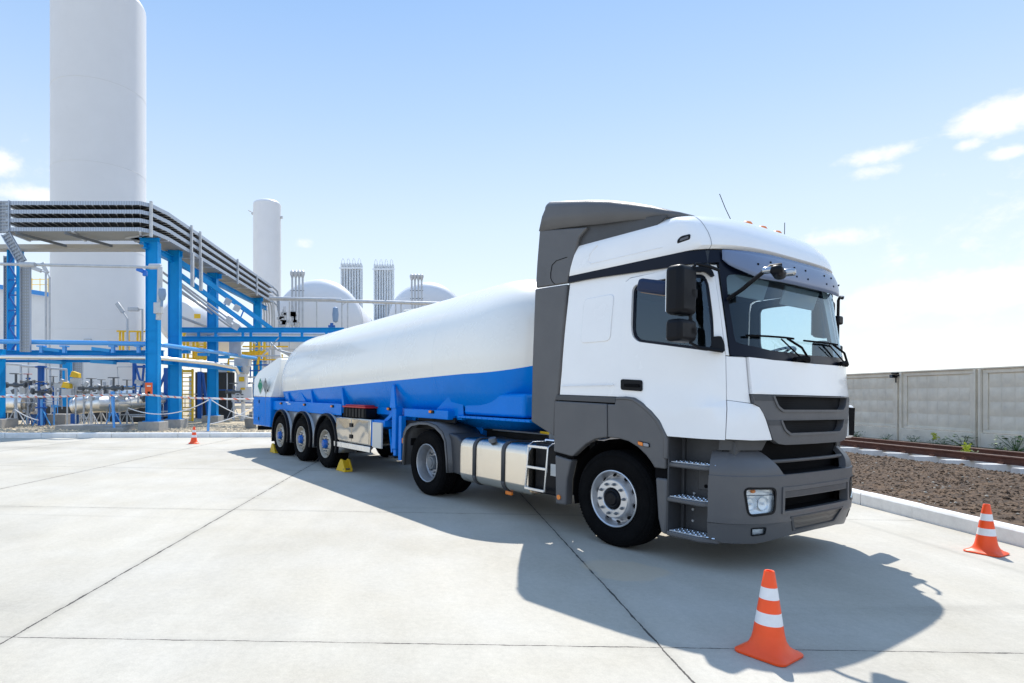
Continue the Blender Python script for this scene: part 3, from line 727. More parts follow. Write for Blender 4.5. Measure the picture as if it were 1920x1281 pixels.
# sleeper side panel with pressed field
def srear(z): return s_at(lerp(z, [(1.58, -.851), (2.80, -.742), (2.95, -.72)]), z)
SLP = [(srear(1.59), 1.59), (srear(2.0), 2.0), (srear(2.4), 2.4), (srear(2.868), 2.868), (-2.11, 2.868), (-1.60, 2.82), (-1.215, 2.812), (-1.185, 2.807), (-2.07, 2.80), (-2.13, 2.77), (-2.163, 2.66), (-2.358, 1.574)]
def press(s, z, lim=.007):
    # a shallow pressed field
    a = min((s+2.83)/.03, (-2.30-s+(z-2.2)*.12)/.03, (z-2.16)/.03, (2.67-z)/.03, 1); return .005*max(0, a)
for sgn in (False, True):
    panel('sleeper_side', SLP, WHITE, truck, off=0, thick=.04, mirror=sgn, offf=lambda s, z: crease(s, z), bevel=.004)
    PF = rounded([(-2.70, 2.655), (-2.29, 2.66), (-2.40, 2.165), (-2.81, 2.165)], .06, 4)
    panel('pressed_field', PF, WHITE, truck, off=.009, thick=.012, mirror=sgn, offf=crease, bevel=.005)
for sg in (-1, 1): mb = MB(); mb.path([(x, sg*1.2505, 1.688+.012*(x+.8)) for x in lin(-.80, -.06, 6)], .006, 6); mb.build('body_crease', WHITE, truck)
# front pillar + lower corner
PIL = [(-1.171, 1.96), (-1.169, 2.46), (-1.172, 2.70), (-1.186, 2.775), (-1.2, 2.803), (-1.135, 2.80), (-1.137, 2.55), (-1.140, 1.955)]
both('pillar', PIL, WHITE, truck, thick=.05, offf=crease, bevel=.004)
UPC = [(-1.171, 1.952), (-1.18, 1.555), (-.951, 1.53), (-.965, 1.61), (-.982, 1.944), (-1.14, 1.948)]
both('corner_panel', UPC, WHITE, truck, thick=.05, offf=lambda s, z: crease(s, z), bevel=.005)
LOC = [(-1.18, 1.552), (-1.199, 1.206), (-.962, 1.198), (-.742, 1.201), (-.756, 1.24), (-.815, 1.384), (-.842, 1.437), (-.885, 1.495), (-.945, 1.524)]
both('corner_panel', LOC, WHITE, truck, thick=.06, offf=lambda s, z: .012+crease(s, z), bevel=.008)
# front flap
HOOD = [(-.957, 1.613), (-.974, 1.943), (-.68, 1.926), (0, 1.921), (.68, 1.926), (.974, 1.943), (.957, 1.613)]
def hoodoff(s, z): return .006+.014*max(0, 1-abs(z-1.64)/.05)
panel('front_flap', HOOD, WHITE, truck, thick=.05, offf=hoodoff, bevel=.006)
# windscreen: black border + glass
WS = [(-1.134, 1.96), (-.68, 1.932), (0, 1.928), (.68, 1.932), (1.134, 1.96), (1.13, 2.45), (1.128, 2.82), (.6, 2.86), (0, 2.87), (-.6, 2.86), (-1.128, 2.82), (-1.13, 2.45)]
WSI = rounded([(-1.075, 2.07), (-.68, 2.015), (0, 2.005), (.68, 2.015), (1.075, 2.07), (1.085, 2.45), (1.075, 2.70), (.55, 2.74), (0, 2.75), (-.55, 2.74), (-1.075, 2.70), (-1.085, 2.45)], .05, 3)
wsb = panel('windscreen_border', WS, TRIM, truck, off=-.012, thick=.012, holes=[WSI], bevel=.002, smooth=60)
panel('windscreen_glass', grow(WSI, .02), WGLASS, wsb, off=-.018, thick=.004, bevel=0, smooth=60)
# black band under the roof
TRB = [(s_at(-.735, 2.87), 2.873), (-2.427, 2.862), (-1.9, 2.835), (-1.583, 2.822), (-1.2, 2.812), (-.9, 2.83), (-.9, 2.925), (-1.2, 2.94), (-1.6, 2.945), (-2.416, 2.948), (s_at(-.735, 2.945), 2.948)]
both('roof_trim', TRB, TRIM, truck, off=.006, thick=.04, offf=lambda s, z: -.03*max(0, z-2.2)**1.4, bevel=.006)
panel('roof_trim', [(-.895, 2.835), (-.895, 2.925), (.895, 2.925), (.895, 2.835), (0, 2.875)], TRIM, truck, off=.002, thick=.04)
# ---- high roof
def roof_outline(z, xf, hw, xr, dep=.36, ns=26):
    xs = xf-dep; pts = []
    for i in range(9): t = i/9; pts.append((xr+(xs-xr)*t, -hw))
    for i in range(ns+1):
        t = pi/2*i/ns; pts.append((xs+dep*max(sin(t), 0)**(1.0), -hw*max(cos(t), 0)**(2/3.4)))
    full = pts + [(x, -y) for x, y in pts[::-1][1:]]
    return [(x, y, z) for x, y in full]
RL = [(2.945, 1.12, 1.236, -.722), (2.975, 1.145, 1.244, -.712), (3.03, 1.135, 1.243, -.70), (3.10, 1.105, 1.238, -.68), (3.17, 1.062, 1.230, -.66), (3.225, 1.02, 1.218, -.64), (3.27, .97, 1.20, -.622), (3.305, .91, 1.17, -.60), (3.335, .83, 1.12, -.57), (3.358, .72, 1.03, -.52), (3.378, .55, .86, -.46), (3.39, .35, .55, -.38), (3.393, .1, .2, -.25)]
mb = MB(); rows = [roof_outline(z, xf, hw, xr) for z, xf, hw, xr in RL]
# the crown rises a little towards the centre line and the rear edge stays low
mb.grid(rows); mb.add(rows[-1], [tuple(range(len(rows[-1])))])
for a, b in zip(rows, rows[1:]): mb.add([a[0], b[0], b[-1], a[-1]], [(0, 1, 2, 3)])
rf_ = [Vector(p) for p in rows[0]]; mb.add(rows[0], [tuple(range(len(rows[0])))])
roof = mb.build('cab_roof', WHITE, truck, smooth=38)
seam = MB(); seam.path([Vector(r[17])+Vector((.0005, -.0005, 0)) for r in rows[:9]], .0028, 5); seam.path([Vector(r[len(r)-18])+Vector((.0005, .0005, 0)) for r in rows[:9]], .0028, 5); seam.build('roof_seam', mat('seam_grey', (.25, .26, .28), .6), roof)
# pressed field and side lamp on the roof flank
for sg in (-1, 1):
    mb = MB(); mb.path([(-.33, sg*1.2225, 3.22), (-.42, sg*1.2335, 3.14), (-.44, sg*1.2405, 3.06), (-.40, sg*1.2425, 3.03), (.1, sg*1.2425, 3.03), (.5, sg*1.2425, 3.03)], .005, 6); mb.build('pressed_line', WHITE, roof)
    sl_ = flat('side_lamp', rounded([(.655, 3.03), (.66, 3.07), (.70, 3.095), (.79, 3.095), (.79, 3.045)], .015), sg*1.20, sg*1.246, BLACKP, roof, bevel=.004)
    flat('lamp_lens', rounded([(.685, 3.045), (.69, 3.07), (.775, 3.08), (.775, 3.055)], .008), sg*1.22, sg*1.2485, mat('dark_lens', (.1, .1, .11), .08), sl_, bevel=.002)
for k, y in enumerate((-.17, .12, .42)):
    o = empty('marker_light', (.72, y, 3.358)); o.parent = roof
    m = MB(); n = 16; rr = []
    for i, (r, h) in enumerate([(1, 0), (.95, .025), (.75, .045), (.4, .056), (.02, .06)]):
        rr.append([(.07*r*cos(2*pi*q/n), .05*r*sin(2*pi*q/n), h) for q in range(n+1)])
    m.grid(rr); m.build('amber_lens', ORANGE, o); m = MB(); m.lathe([(.06, -.02), (.062, .006), (.05, .01)], 16, ax='z'); m.build('lamp_base', BLACKP, o)
m = MB(); m.tube((.62, -.26, 3.35), (.62, -.26, 3.42), .02, 10, .01); m.path([(.62, -.26, 3.42), (.57, -.30, 3.57), (.53, -.34, 3.72)], .0035, 6); m.build('antenna', BLACKM, truck)
m = MB(); m.path([(.72, .62, 3.34), (.72, .62, 3.54)], .0035, 6); m.tube((.72, .62, 3.31), (.72, .62, 3.355), .012, 8); m.build('antenna', BLACKM, truck)
# ---- sun visor
VIS = mat('visor_plastic', (.16, .21, .32), .22, spec=.4)
rows = []; n = 44
for i in range(n+1):
    s = -1.10+2.2*i/n; e = min(1, (1.10-abs(s))/.34); e = e**.6
    zb = 2.84-.17*e; r = []
    for j in range(6):
        t = j/5; z = 2.93+(zb-2.93)*t; r.append(surf(s, 2.86, .012+.075*e*t+.02*sin(pi*t)*e)*1)
        r[-1].z = z
    rows.append(r)
mb = MB(); mb.grid(rows); vz = mb.build('sun_visor', VIS, truck, norm=False); so = vz.modifiers.new('s', 'SOLIDIFY'); so.thickness = .012
mb = MB()
for s in (-.78, -.60, -.2, 0.02, .42, .60, .85):
    for t in ((.35, .7) if abs(s) < .7 else (.5,)):
        z = 2.93-.25*t; p = surf(s, 2.86, .012+.07*t+.02*sin(pi*t)+.008); p.z = z; q = surf(s, 2.86, .06+.07*t); q.z = z
        d = (q-p).normalized(); mb.tube(p-d*.012, p-d*.002, .010, 10)
sep(mb, 'visor_bolt', BLACKM, vz)

# ---- cab interior
mb = MB(); mb.bb(-.70, .95, -1.15, 1.15, 1.50, 1.56); mb.bb(-.72, -.68, -1.17, 1.17, 1.5, 2.92); mb.bb(-.68, .92, -1.16, 1.16, 2.80, 2.93)
mb.build('cab_lining', INT, truck)
mb = MB()
rows = [[surf(s, 1.93, -.06-d_)+Vector((0, 0, h)) for s in lin(-1.05, 1.05, 21)] for d_, h in ((0, -.35), (0, .02), (.12, .045), (.3, .06), (.42, .03), (.48, -.2), (.48, -.4))]
mb.grid(rows); dash = mb.build('dashboard', mat('dashboard_plastic', (.09, .10, .12), .6), truck, norm=False)
mb = MB(); mb.bb(.52, .75, .25, .9, 1.93, 2.03); mb.build('instrument_hood', INT, dash, bevel=.03)
seat = None
for y in (-.62, .62):
    mb = MB(); mb.box((-.1, y, 1.66), (.5, .5, .14)); o = mb.build('seat', INT, truck, bevel=.05, seg=3)
    mb = MB(); mb.box((-.42, y, 1.95), (.13, .48, .55), Matrix.Rotation(-.15, 3, 'Y')); mb.box((-.46, y, 2.30), (.09, .28, .14)); mb.build('seat_back', INT, o, bevel=.04, seg=3)
# steering wheel (left-hand drive)
swc = Vector((.62, .62, 2.06)); ax_ = Vector((-.42, 0, 1)).normalized(); u = Vector((0, 1, 0)); v = ax_.cross(u)
mb = MB(); mb.path([swc+u*.22*cos(t)+v*.22*sin(t) for t in lin(0, 2*pi, 29)[:-1]], .016, 8, True)
for t in (.3, 2.84, 4.7): mb.tube(swc-ax_*.03, swc+u*.215*cos(t)+v*.215*sin(t), .013, 6)
mb.tube(swc-ax_*.3, swc-ax_*.02, .04, 10); mb.build('steering_wheel', mat('wheel_grey', (.22, .25, .3), .5), truck)
for y in (-.5, .5):
    mb = MB(); mb.box((.93, y*1.05, 2.66), (.02, .72, .20), Matrix.Rotation(.3, 3, 'Y')); mb.build('inner_visor', mat('visor_fabric', (.28, .31, .35), .7), truck, bevel=.02)

# ---- grille
GR = [(-.953, 1.606), (.953, 1.606), (.947, 1.528), (.885, 1.499), (.842, 1.437), (.81, 1.384), (.735, 1.204), (.66, 1.166), (.55, 1.153), (0, 1.150), (-.55, 1.153), (-.66, 1.166), (-.735, 1.204), (-.81, 1.384), (-.842, 1.437), (-.885, 1.499), (-.947, 1.528)]
S1 = rounded([(-.72, 1.602), (.72, 1.602), (.665, 1.51), (.60, 1.474), (-.60, 1.474), (-.665, 1.51)], .02, 3)
S2 = rounded([(-.62, 1.382), (.62, 1.382), (.565, 1.298), (.49, 1.258), (-.49, 1.258), (-.565, 1.298)], .02, 3)
def groff(s, z):
    a = .012
    for (zt, zb, hw) in ((1.606, 1.47, .72), (1.382, 1.255, .62)):
        if z < zt+.001: pass
    if z > 1.575: a -= .03
    if 1.345 < z < 1.385: a -= .028
    return a
gr = panel('grille_frame', GR, DARKG, truck, off=.006, thick=.05, holes=[S1, S2], bevel=.006, offf=lambda s, z: .012)
for S_ in (S1, S2):
    zt_ = max(b for a, b in S_); rim = panel('slot_rim', [(a, min(b, zt_+.001)) for a, b in grow(S_, .022)], DARKG, gr, off=.028, thick=.02, holes=[[(a, min(b, zt_-.004)) for a, b in grow(S_, -.002)]], bevel=.005)
    panel('grille_mesh', grow(S_, .03), MESHM, gr, off=-.03, thick=.008, bevel=0)
for zt, w in ((1.606, .953), (1.384, .81)):
    for sg in (-1, 1):
        a = .725 if zt > 1.5 else .625
        panel('grille_band', [(sg*(w-.004), zt-.002), (sg*a, zt-.002), (sg*(a-.03), zt-.052), (sg*(w-.015 if zt > 1.5 else w-.03), zt-.052)], DARKG2, gr, off=.0205, thick=.01, bevel=.002)
mb = MB(); 
for s0, s1, z0, z1 in ((-.98, .98, .85, 1.9),):
    rows = [[surf(s, z, -.09) for s in lin(-1.2, 1.2, 24)] for z in lin(.3, 1.93, 12)]; mb.grid(rows)
mb.build('radiator_backing', BLACKM, truck, norm=False)
REFL = mat('lamp_reflector', (.95, .95, .93), .16, metal=.3, bump=.25, bscale=30)
# ---- bumper
def boff(s, z):
    e = 0
    if z < .455: e = -.006-.03*((.455-z)/.17)
    elif z > .885: e = -.105*((z-.885)/.2)**2.3-.009
    return e
HL = rounded([(-1.078, .775), (-.745, .768), (-.755, .552), (-1.035, .535)], .05, 4)
FOG = rounded([(-.99, .418), (-.832, .42), (-.822, .355), (-.972, .347)], .014, 3)
SLOT = rounded([(-.63, .676), (.63, .676), (.63, .552), (-.63, .552)], .012, 2)
MSH = rounded([(-.44, .497), (.44, .497), (.36, .372), (-.36, .372)], .03, 3)
BO = [(-1.36, 1.085), (-1.25, 1.10), (-1.04, 1.115), (-.80, 1.098), (-.765, 1.075), (-.69, .98), (-.63, .895), (-.60, .885), (.60, .885), (.63, .895), (.69, .98), (.765, 1.075), (.80, 1.098), (1.04, 1.115), (1.25, 1.10), (1.36, 1.085),
      (1.38, .80), (1.38, .458), (.50, .458), (.485, .488), (-.485, .488), (-.50, .458), (-1.38, .458), (-1.38, .80)]
bp = panel('bumper', BO, DARKG, truck, kind='bump', thick=.06, holes=[HL, mir(HL), SLOT], offf=boff, bevel=.014, zst=.05)
BL = [(-1.38, .452), (-.56, .462), (-.475, .453), (-.39, .368), (.39, .368), (.475, .453), (.56, .462), (1.38, .452), (1.37, .31), (1.22, .275), (.9, .27), (.5, .31), (0, .315), (-.5, .31), (-.9, .27), (-1.22, .275), (-1.37, .31)]
MS2 = rounded([(-.44, .449), (.44, .449), (.36, .372), (-.36, .372)], .02, 3)
bl = panel('lower_bumper', BL, DARKG, truck, kind='bump', thick=.06, holes=[FOG, mir(FOG)], offf=boff, bevel=.01)
panel('air_intake_frame', [(-.53, .50), (.53, .50), (.42, .352), (-.42, .352)], DARKG2, bl, kind='bump', off=.006, thick=.035, holes=[rounded([(-.49, .488), (.49, .488), (.39, .366), (-.39, .366)], .01, 2)], offf=boff, bevel=.004)
panel('intake_mesh', [(-.51, .492), (.51, .492), (.41, .356), (-.41, .356)], MESHL, bl, kind='bump', off=-.012, thick=.006, offf=boff, bevel=0)
panel('slot_frame', [(-.655, .775), (.655, .775), (.66, .535), (-.66, .535)], DARKG, bp, kind='bump', off=.010, thick=.02, holes=[(-.625, .745) and rounded([(-.625, .742), (.625, .742), (.63, .556), (-.63, .556)], .01, 2)], bevel=.005)
panel('number_plate_holder', [(-.62, .735), (.62, .735), (.62, .682), (-.62, .682)], DARKG2, bp, kind='bump', off=.002, thick=.01, bevel=.003)
mb = MB(); rows = [[surf(s, z, o_, 'bump') for s in lin(-.64, .64, 14)] for z, o_ in ((.676, -.055), (.67, -.25), (.56, -.25), (.551, -.02))]; mb.grid(rows); mb.build('slot_recess', BLACKM, bp, norm=False)
# upper recess behind the U opening: bar and floor
mb = MB(); rows = [[surf(s, z, o_, 'bump') for s in lin(-.72, .72, 16)] for z, o_ in ((.885, -.03), (.90, -.28), (1.16, -.28))]; mb.grid(rows); mb.build('bumper_recess', BLACKM, bp, norm=False)
mb = MB(); mb.path([surf(s, 1.0, -.07, 'bump') for s in lin(-.8, .8, 20)], .018, 8); mb.build('cross_bar', DARKG2, bp)
both('bumper_cheek', [(-1.24, 1.195), (-.70, 1.19), (-.76, 1.10), (-1.24, 1.10)], DARKG2, truck, off=-.068, thick=.015)
# headlights
def lamp(poly, name, parent, depth, sg, off=.0):
    P = poly if sg < 0 else mir(poly); kb = dict(kind='bump', offf=boff)
    o = panel(name, grow(P, .012 if name == 'headlight' else .004), BLACKP, parent, off=.005, thick=.02, holes=[grow(P, -.008)], bevel=.004, **kb)
    panel('lamp_lens', grow(P, -.004), LGLASS, o, off=.0, thick=.004, bevel=0, **kb)
    return o, P
for sg in (-1, 1):
    o, P = lamp(HL, 'headlight', truck, .1, sg)
    rows = [[surf(sg*s, z, -.015-.05*(1-((s+.905)/.2)**2)*(1-((z-.655)/.16)**2), 'bump') for s in lin(-1.085, -.735, 15)] for z in lin(.53, .78, 11)]
    mb = MB(); mb.grid(rows); mb.build('reflector', REFL, o, norm=False)
    for (s, z, r) in ((-.98, .63, .05), (-.85, .63, .055)):
        c = surf(sg*s, z, -.05, 'bump'); d = (surf(sg*s, z, 0, 'bump')-c).normalized(); mb = MB(); mb.tube(c-d*.02, c+d*.015, r*.75, 20, r*1.15, cap=False); mb.build('lamp_bowl', REFL, o)
        mb = MB(); mb.tube(c+d*.005, c+d*.018, .012, 10); mb.build('bulb', mat('bulb_glass', (.75, .78, .8), .1), o)
    mb = MB(); mb.path([surf(sg*s, .712, -.012, 'bump') for s in lin(-1.07, -.75, 8)], .005, 6); mb.build('divider', GALVD, o)
    c = surf(sg*-.97, .745, -.035, 'bump'); mb = MB(); mb.box(c, (.03, .045, .03)); mb.build('indicator_bulb', ORANGE, o, bevel=.008)
    o, P = lamp(FOG, 'fog_light', truck, .05, sg)
    mb = MB(); mb.grid([[surf(sg*s, z, -.022+(boff(s, z)), 'bump') for s in lin(-1.0, -.81, 8)] for z in lin(.335, .43, 5)]); mb.build('reflector', REFL, o, norm=False)
    for s in ():
        c = surf(sg*s, .385, -.04, 'bump'); d = (surf(sg*s, .385, 0, 'bump')-c).normalized(); mb = MB(); mb.tube(c-d*.01, c+d*.022, .024, 14, .03); mb.build('lamp_bowl', CHROME, o)
# corner duct on the far side
mb = MB(); mb.box((1.0, 1.45, 1.335), (.07, .34, .38), Matrix.Rotation(-.04, 3, 'X')); cd_ = mb.build('corner_duct', WHITE, truck, bevel=.03, seg=3)
mb = MB(); mb.box((1.035, 1.49, 1.335), (.012, .26, .32), Matrix.Rotation(-.04, 3, 'X')); mb.build('duct_opening', BLACKM, cd_, bevel=.01)
# ---- wipers
for s0, s1 in ((-.13, -.98), (.83, -.15)):
    mb = MB(); a = surf(s0, 1.955, .03); b = surf(s0*.6+s1*.4, 2.135, .03); c = surf(s1, 2.14, .02); d_ = surf(s0*.35+s1*.65+.1, 2.14, .028)
    mb.path([a, surf(s0*.8+s1*.2+.02, 2.06, .05), b], .011, 6); mb.path([surf(s0-.17, 1.975, .03), surf(s0*.6+s1*.4-.10, 2.125, .03)], .007, 6)
    mb.path([surf(s, 2.145-.012*abs(s-(s0*.6+s1*.4)), .018) for s in lin(s0*.75+s1*.25, s1, 10)], .010, 6)
    mb.tube(a, surf(s0, 1.955, -.02), .03, 10); mb.path([surf(s0-.25, 1.945, .02), surf(s0-.1, 1.965, .035), surf(s0+.0, 1.95, .02)], .022, 8)
    mb.build('wiper', BLACKM, truck)
# ---- mirrors
def rbox(name, c, d, m, parent, bev, seg=3): mb = MB(); mb.box(c, d); return mb.build(name, m, parent, bevel=bev, seg=seg)
for sg in (-1, 1):
    mx_, my_ = (0, 0) if sg < 0 else (-.09, -.10)
    mr = rbox('side_mirror', (.88+mx_, sg*(1.50+my_), 2.525), (.17, .26, .44), BLACKP, truck, .05, 4)
    rbox('mirror_glass', (.797+mx_, sg*(1.50+my_), 2.525), (.012, .21, .38), CHROME, mr, .01)
    m2 = rbox('side_mirror', (.885+mx_, sg*(1.50+my_), 2.165), (.16, .26, .20), BLACKP, truck, .04, 4)
    rbox('mirror_glass', (.81+mx_, sg*(1.50+my_), 2.165), (.012, .21, .15), CHROME, m2, .01)
    rbox('mirror_joint', (.93, sg*1.43, 2.50), (.07, .12, .10), BLACKP, mr, .02); rbox('mirror_joint', (.93, sg*1.43, 2.165), (.07, .12, .09), BLACKP, m2, .02)
    mb = MB(); mb.path([(1.06, sg*1.21, 2.715), (1.02, sg*1.32, 2.745), (.96, sg*1.40, 2.765), (.935, sg*1.42, 2.73), (.93, sg*1.43, 2.5), (.93, sg*1.43, 2.2), (.93, sg*1.42, 2.06), (.97, sg*1.36, 2.02), (1.10, sg*1.20, 1.99)], .016, 8)
    mb.build('mirror_arm', BLACKP, mr)
    panel('mirror_mount', rounded([(-1.275, 2.125), (-1.20, 2.13), (-1.185, 2.06), (-1.19, 1.985), (-1.25, 1.985), (-1.285, 2.02)], .02), BLACKP, mr, off=.03, thick=.04, mirror=sg > 0, bevel=.008)
    panel('mirror_mount', rounded([(-1.36, 2.775), (-1.25, 2.785), (-1.205, 2.74), (-1.19, 2.68), (-1.215, 2.675), (-1.26, 2.725), (-1.36, 2.735)], .015), BLACKP, mr, off=.03, thick=.04, mirror=sg > 0, bevel=.008)
# kerb mirror above the near door
mb = MB(); mb.box((.60, -1.42, 2.60), (.34, .26, .13), Matrix.Rotation(.25, 3, 'Y')); km = mb.build('kerb_mirror', mat('mirror_blue_black', (.008, .02, .06), .45, spec=.3), truck, bevel=.035, seg=3)
mb = MB(); mb.box((.60, -1.42, 2.534), (.27, .2, .012), Matrix.Rotation(.25, 3, 'Y')); mb.build('mirror_glass', mat('mirror_brown', (.25, .18, .13), .2), km)
mb = MB(); mb.path([(.70, -1.40, 2.63), (.74, -1.30, 2.72), (.74, -1.22, 2.765)], .02, 8); mb.build('mirror_arm', BLACKP, km)
# front mirror on its boom
mb = MB(); mb.path([surf(-1.10, 2.47, .01), (1.22, -1.12, 2.53), (1.35, -1.12, 2.62), (1.44, -1.08, 2.70), (1.50, -1.02, 2.71)], .019, 8); fm = mb.build('front_mirror', BLACKP, truck)
c = Vector((1.49, -1.05, 2.645)); mb = MB(); mb.box(c, (.10, .31, .085), Matrix.Rotation(.35, 3, 'Z')); mb.build('mirror_housing', BLACKP, fm, bevel=.04, seg=4)
mb = MB(); mb.box(c+Vector((-.025, -.115, .008)), (.106, .075, .055), Matrix.Rotation(.35, 3, 'Z')); mb.build('mirror_glass', mat('mirror_dull', (.42, .44, .47), .15, metal=1), fm, bevel=.03, seg=3)
mb = MB(); mb.box(c+Vector((.03, .115, .010)), (.106, .07, .060), Matrix.Rotation(.35, 3, 'Z')); mb.build('mirror_glass', mat('mirror_dull', (.42, .44, .47), .15, metal=1), fm, bevel=.02, seg=3)

# ---- fenders, side skirts
FEN = [(-.128, 1.495), (-.035, 1.49), (-.02, 1.555), (.10, 1.562), (.195, 1.552), (.30, 1.50), (.40, 1.43), (.49, 1.34), (.545, 1.25), (.575, 1.17), (.578, .885), (.456, .885), (.42, .935), (.357, 1.0), (.26, 1.07), (.151, 1.118), (.02, 1.14), (-.118, 1.143)]
FEN2 = [(-.905, 1.515), (-.136, 1.496), (-.126, 1.142), (-.28, 1.115), (-.414, 1.050), (-.53, .96), (-.60, .90), (-.64, .895), (-.905, .925)]
def bulge_panel(name, poly, m, parent, y, bevel=.02, th=.08):
    a = flat(name, poly, -y, -y+th, m, parent, bevel=bevel, seg=3); b = flat(name, poly, y, y-th, m, parent, bevel=bevel, seg=3); return a, b
bulge_panel('fender', FEN, DARKG, truck, 1.262, bevel=.014); bulge_panel('rear_fender', FEN2, DARKG, truck, 1.262, bevel=.014)
mb = MB()
for sg in (-1, 1): mb.bb(-.885, .2, sg*1.20, sg*1.14, 1.2, 1.66); mb.bb(-.2, 1.0, sg*1.17, sg*1.14, 1.3, 1.7)
sep(mb, 'inner_sill', BLACKM, truck)
ARL = [(-.02, 1.570), (.10, 1.577), (.205, 1.566), (.315, 1.512), (.42, 1.44), (.512, 1.35), (.568, 1.255), (.6, 1.17), (.6, .98), (.552, .98), (.555, 1.17), (.52, 1.245), (.465, 1.33), (.38, 1.41), (.285, 1.475), (.185, 1.53), (.10, 1.54), (-.02, 1.535)]
bulge_panel('fender_lip', ARL, DARKG, truck, 1.272, bevel=.018, th=.06)
bulge_panel('side_skirt', [(-.895, 1.585), (-.035, 1.568), (-.035, 1.505), (-.905, 1.525)], DARKG2, truck, 1.245, bevel=.006)
bulge_panel('rear_fender_lower', [(-.895, .885), (-.64, .85), (-.655, .80), (-.705, .62), (-.712, .33), (-.875, .317)], DARKG, truck, 1.25, th=.12)
bulge_panel('front_fender_lower', [(.46, .79), (.588, .79), (.588, .255), (.53, .27), (.495, .40)], DARKG, truck, 1.25, th=.6)
mb = MB(); mb.bb(-.9, -.62, -1.23, -1.1, .87, .94); mb.bb(-.9, -.62, 1.23, 1.1, .87, .94); mb.bb(.44, .59, -1.22, -1.1, .78, .90); mb.bb(.44, .59, 1.22, 1.1, .78, .90); sep(mb, 'fender_gap_filler', BLACKM, truck)
mb = MB()
for sg in (-1, 1):
    mb.lathe([(.62, sg*1.2), (.62, sg*.55)], 24, c=(-.02, 0, .51), ax='y', arc=(-.1, pi+.25))
    mb.add([(-.02+.62*cos(t), sg*.56, .51+.62*sin(t)) for t in lin(-.1, pi+.25, 20)], [tuple(range(20))])
mb.build('wheel_arch_liner', BLACKM, truck, norm=False)
for sg in (-1, 1):
    o = flat('side_marker', rounded([(.268, 1.135), (.40, 1.12), (.405, 1.078), (.27, 1.093)], .012), sg*1.255, sg*1.275, BLACKP, truck, bevel=.004)
    flat('amber_lens', rounded([(.274, 1.13), (.33, 1.122), (.332, 1.086), (.276, 1.097)], .01), sg*1.27, sg*1.280, ORANGE, o, bevel=.004)
    flat('grey_lens', rounded([(.337, 1.122), (.397, 1.114), (.40, 1.083), (.337, 1.087)], .01), sg*1.27, sg*1.279, mat('grey_lens', (.3, .3, .32), .2), o, bevel=.004)
    mb = MB(); mb.tube((-.815, sg*1.25, .405), (-.815, sg*1.262, .405), .028, 16); mb.build('side_reflector', ORANGE, truck)
# ---- steps
for sg in (-1, 1):
    mb = MB(); mb.bb(.59, 1.12, sg*.95, sg*.93, .28, 1.22); mb.bb(.588, .60, sg*1.24, sg*.94, .26, 1.2); mb.bb(1.075, 1.13, sg*1.04, sg*.94, .26, 1.18); mb.bb(.60, 1.1, sg*1.0, sg*.97, .28, 1.2)
    mb.bb(.60, .63, sg*1.04, sg*.96, .28, 1.2); sw = mb.build('step_well', DARKG2, truck, bevel=.004)
    mb = MB(); mb.bb(.76, .93, sg*1.0, sg*1.012, .70, .90); hatch = mb.build('step_hatch', DARKG2, sw, bevel=.006)
    mb = MB(); mb.tube((.845, sg*1.01, .74), (.845, sg*1.018, .74), .018, 12); mb.build('hatch_lock', BLACKM, hatch)
    mb = MB()
    for bx, bz in ((.72, .655), (1.0, .655), (.71, .50), (1.0, .46), (.71, .39), (1.02, .33)): mb.tube((bx, sg*1.0, bz), (bx, sg*1.012, bz), .012, 10)
    sep(mb, 'bolt_head', GALV, sw)
    for z, x1, yo in ((.955, 1.08, 1.235), (.625, 1.075, 1.25), (.30, 1.055, 1.25)):
        mb = MB(); mb.prism([(.585, sg*(yo-.01)), (.60, sg*yo), (x1-.14, sg*(yo-.005)), (x1, sg*(yo-.09)), (x1, sg*1.0), (.585, sg*1.0)], z-.045, z, 'z'); st = mb.build('cab_step', DARKG, truck, bevel=.012)
        mb = MB(); mb.prism([(.61, sg*(yo-.02)), (x1-.15, sg*(yo-.025)), (x1-.05, sg*(yo-.085)), (x1-.06, sg*1.04), (.61, sg*1.04)], z+.001, z+.009, 'z'); tr_ = mb.build('step_tread', GALV, st)
        mb = MB()
        for i in range(8):
            for j in range(3):
                mb.tube((.65+i*.055, sg*(yo-.05-j*.06), z+.008), (.65+i*.055, sg*(yo-.05-j*.06), z+.016), .018, 10, .013)
        mb.build('tread_studs', CHROME, tr_)
# ---- air deflectors
SD = [(-1.225, 3.585), (-1.262, 3.2), (-1.281, 2.892), (-.755, 2.872), (-.70, 3.05), (-.62, 3.27), (-.585, 3.36), (-.50, 3.42), (-.47, 3.45)]
flat2('side_deflector', SD, -1.235, -1.18, DARKG, truck, bevel=.015)
SD2 = [(-1.283, 2.878), (-1.31, 2.0), (-1.315, 1.255), (-.925, 1.10), (-.91, 1.52), (-.868, 1.60), (-.775, 2.70), (-.757, 2.858)]
flat2('side_deflector', SD2, -1.24, -1.18, DARKG, truck, bevel=.015)
mb = MB()
for sg in (-1, 1): mb.path([(x, sg*1.2375, z) for x, z in ((-.76, 3.17), (-.93, 3.16), (-1.0, 3.12), (-1.02, 3.03), (-1.02, 2.97), (-.99, 2.92), (-.95, 2.89))], .004, 5)
mb.build('hatch_seam', BLACKM, truck)
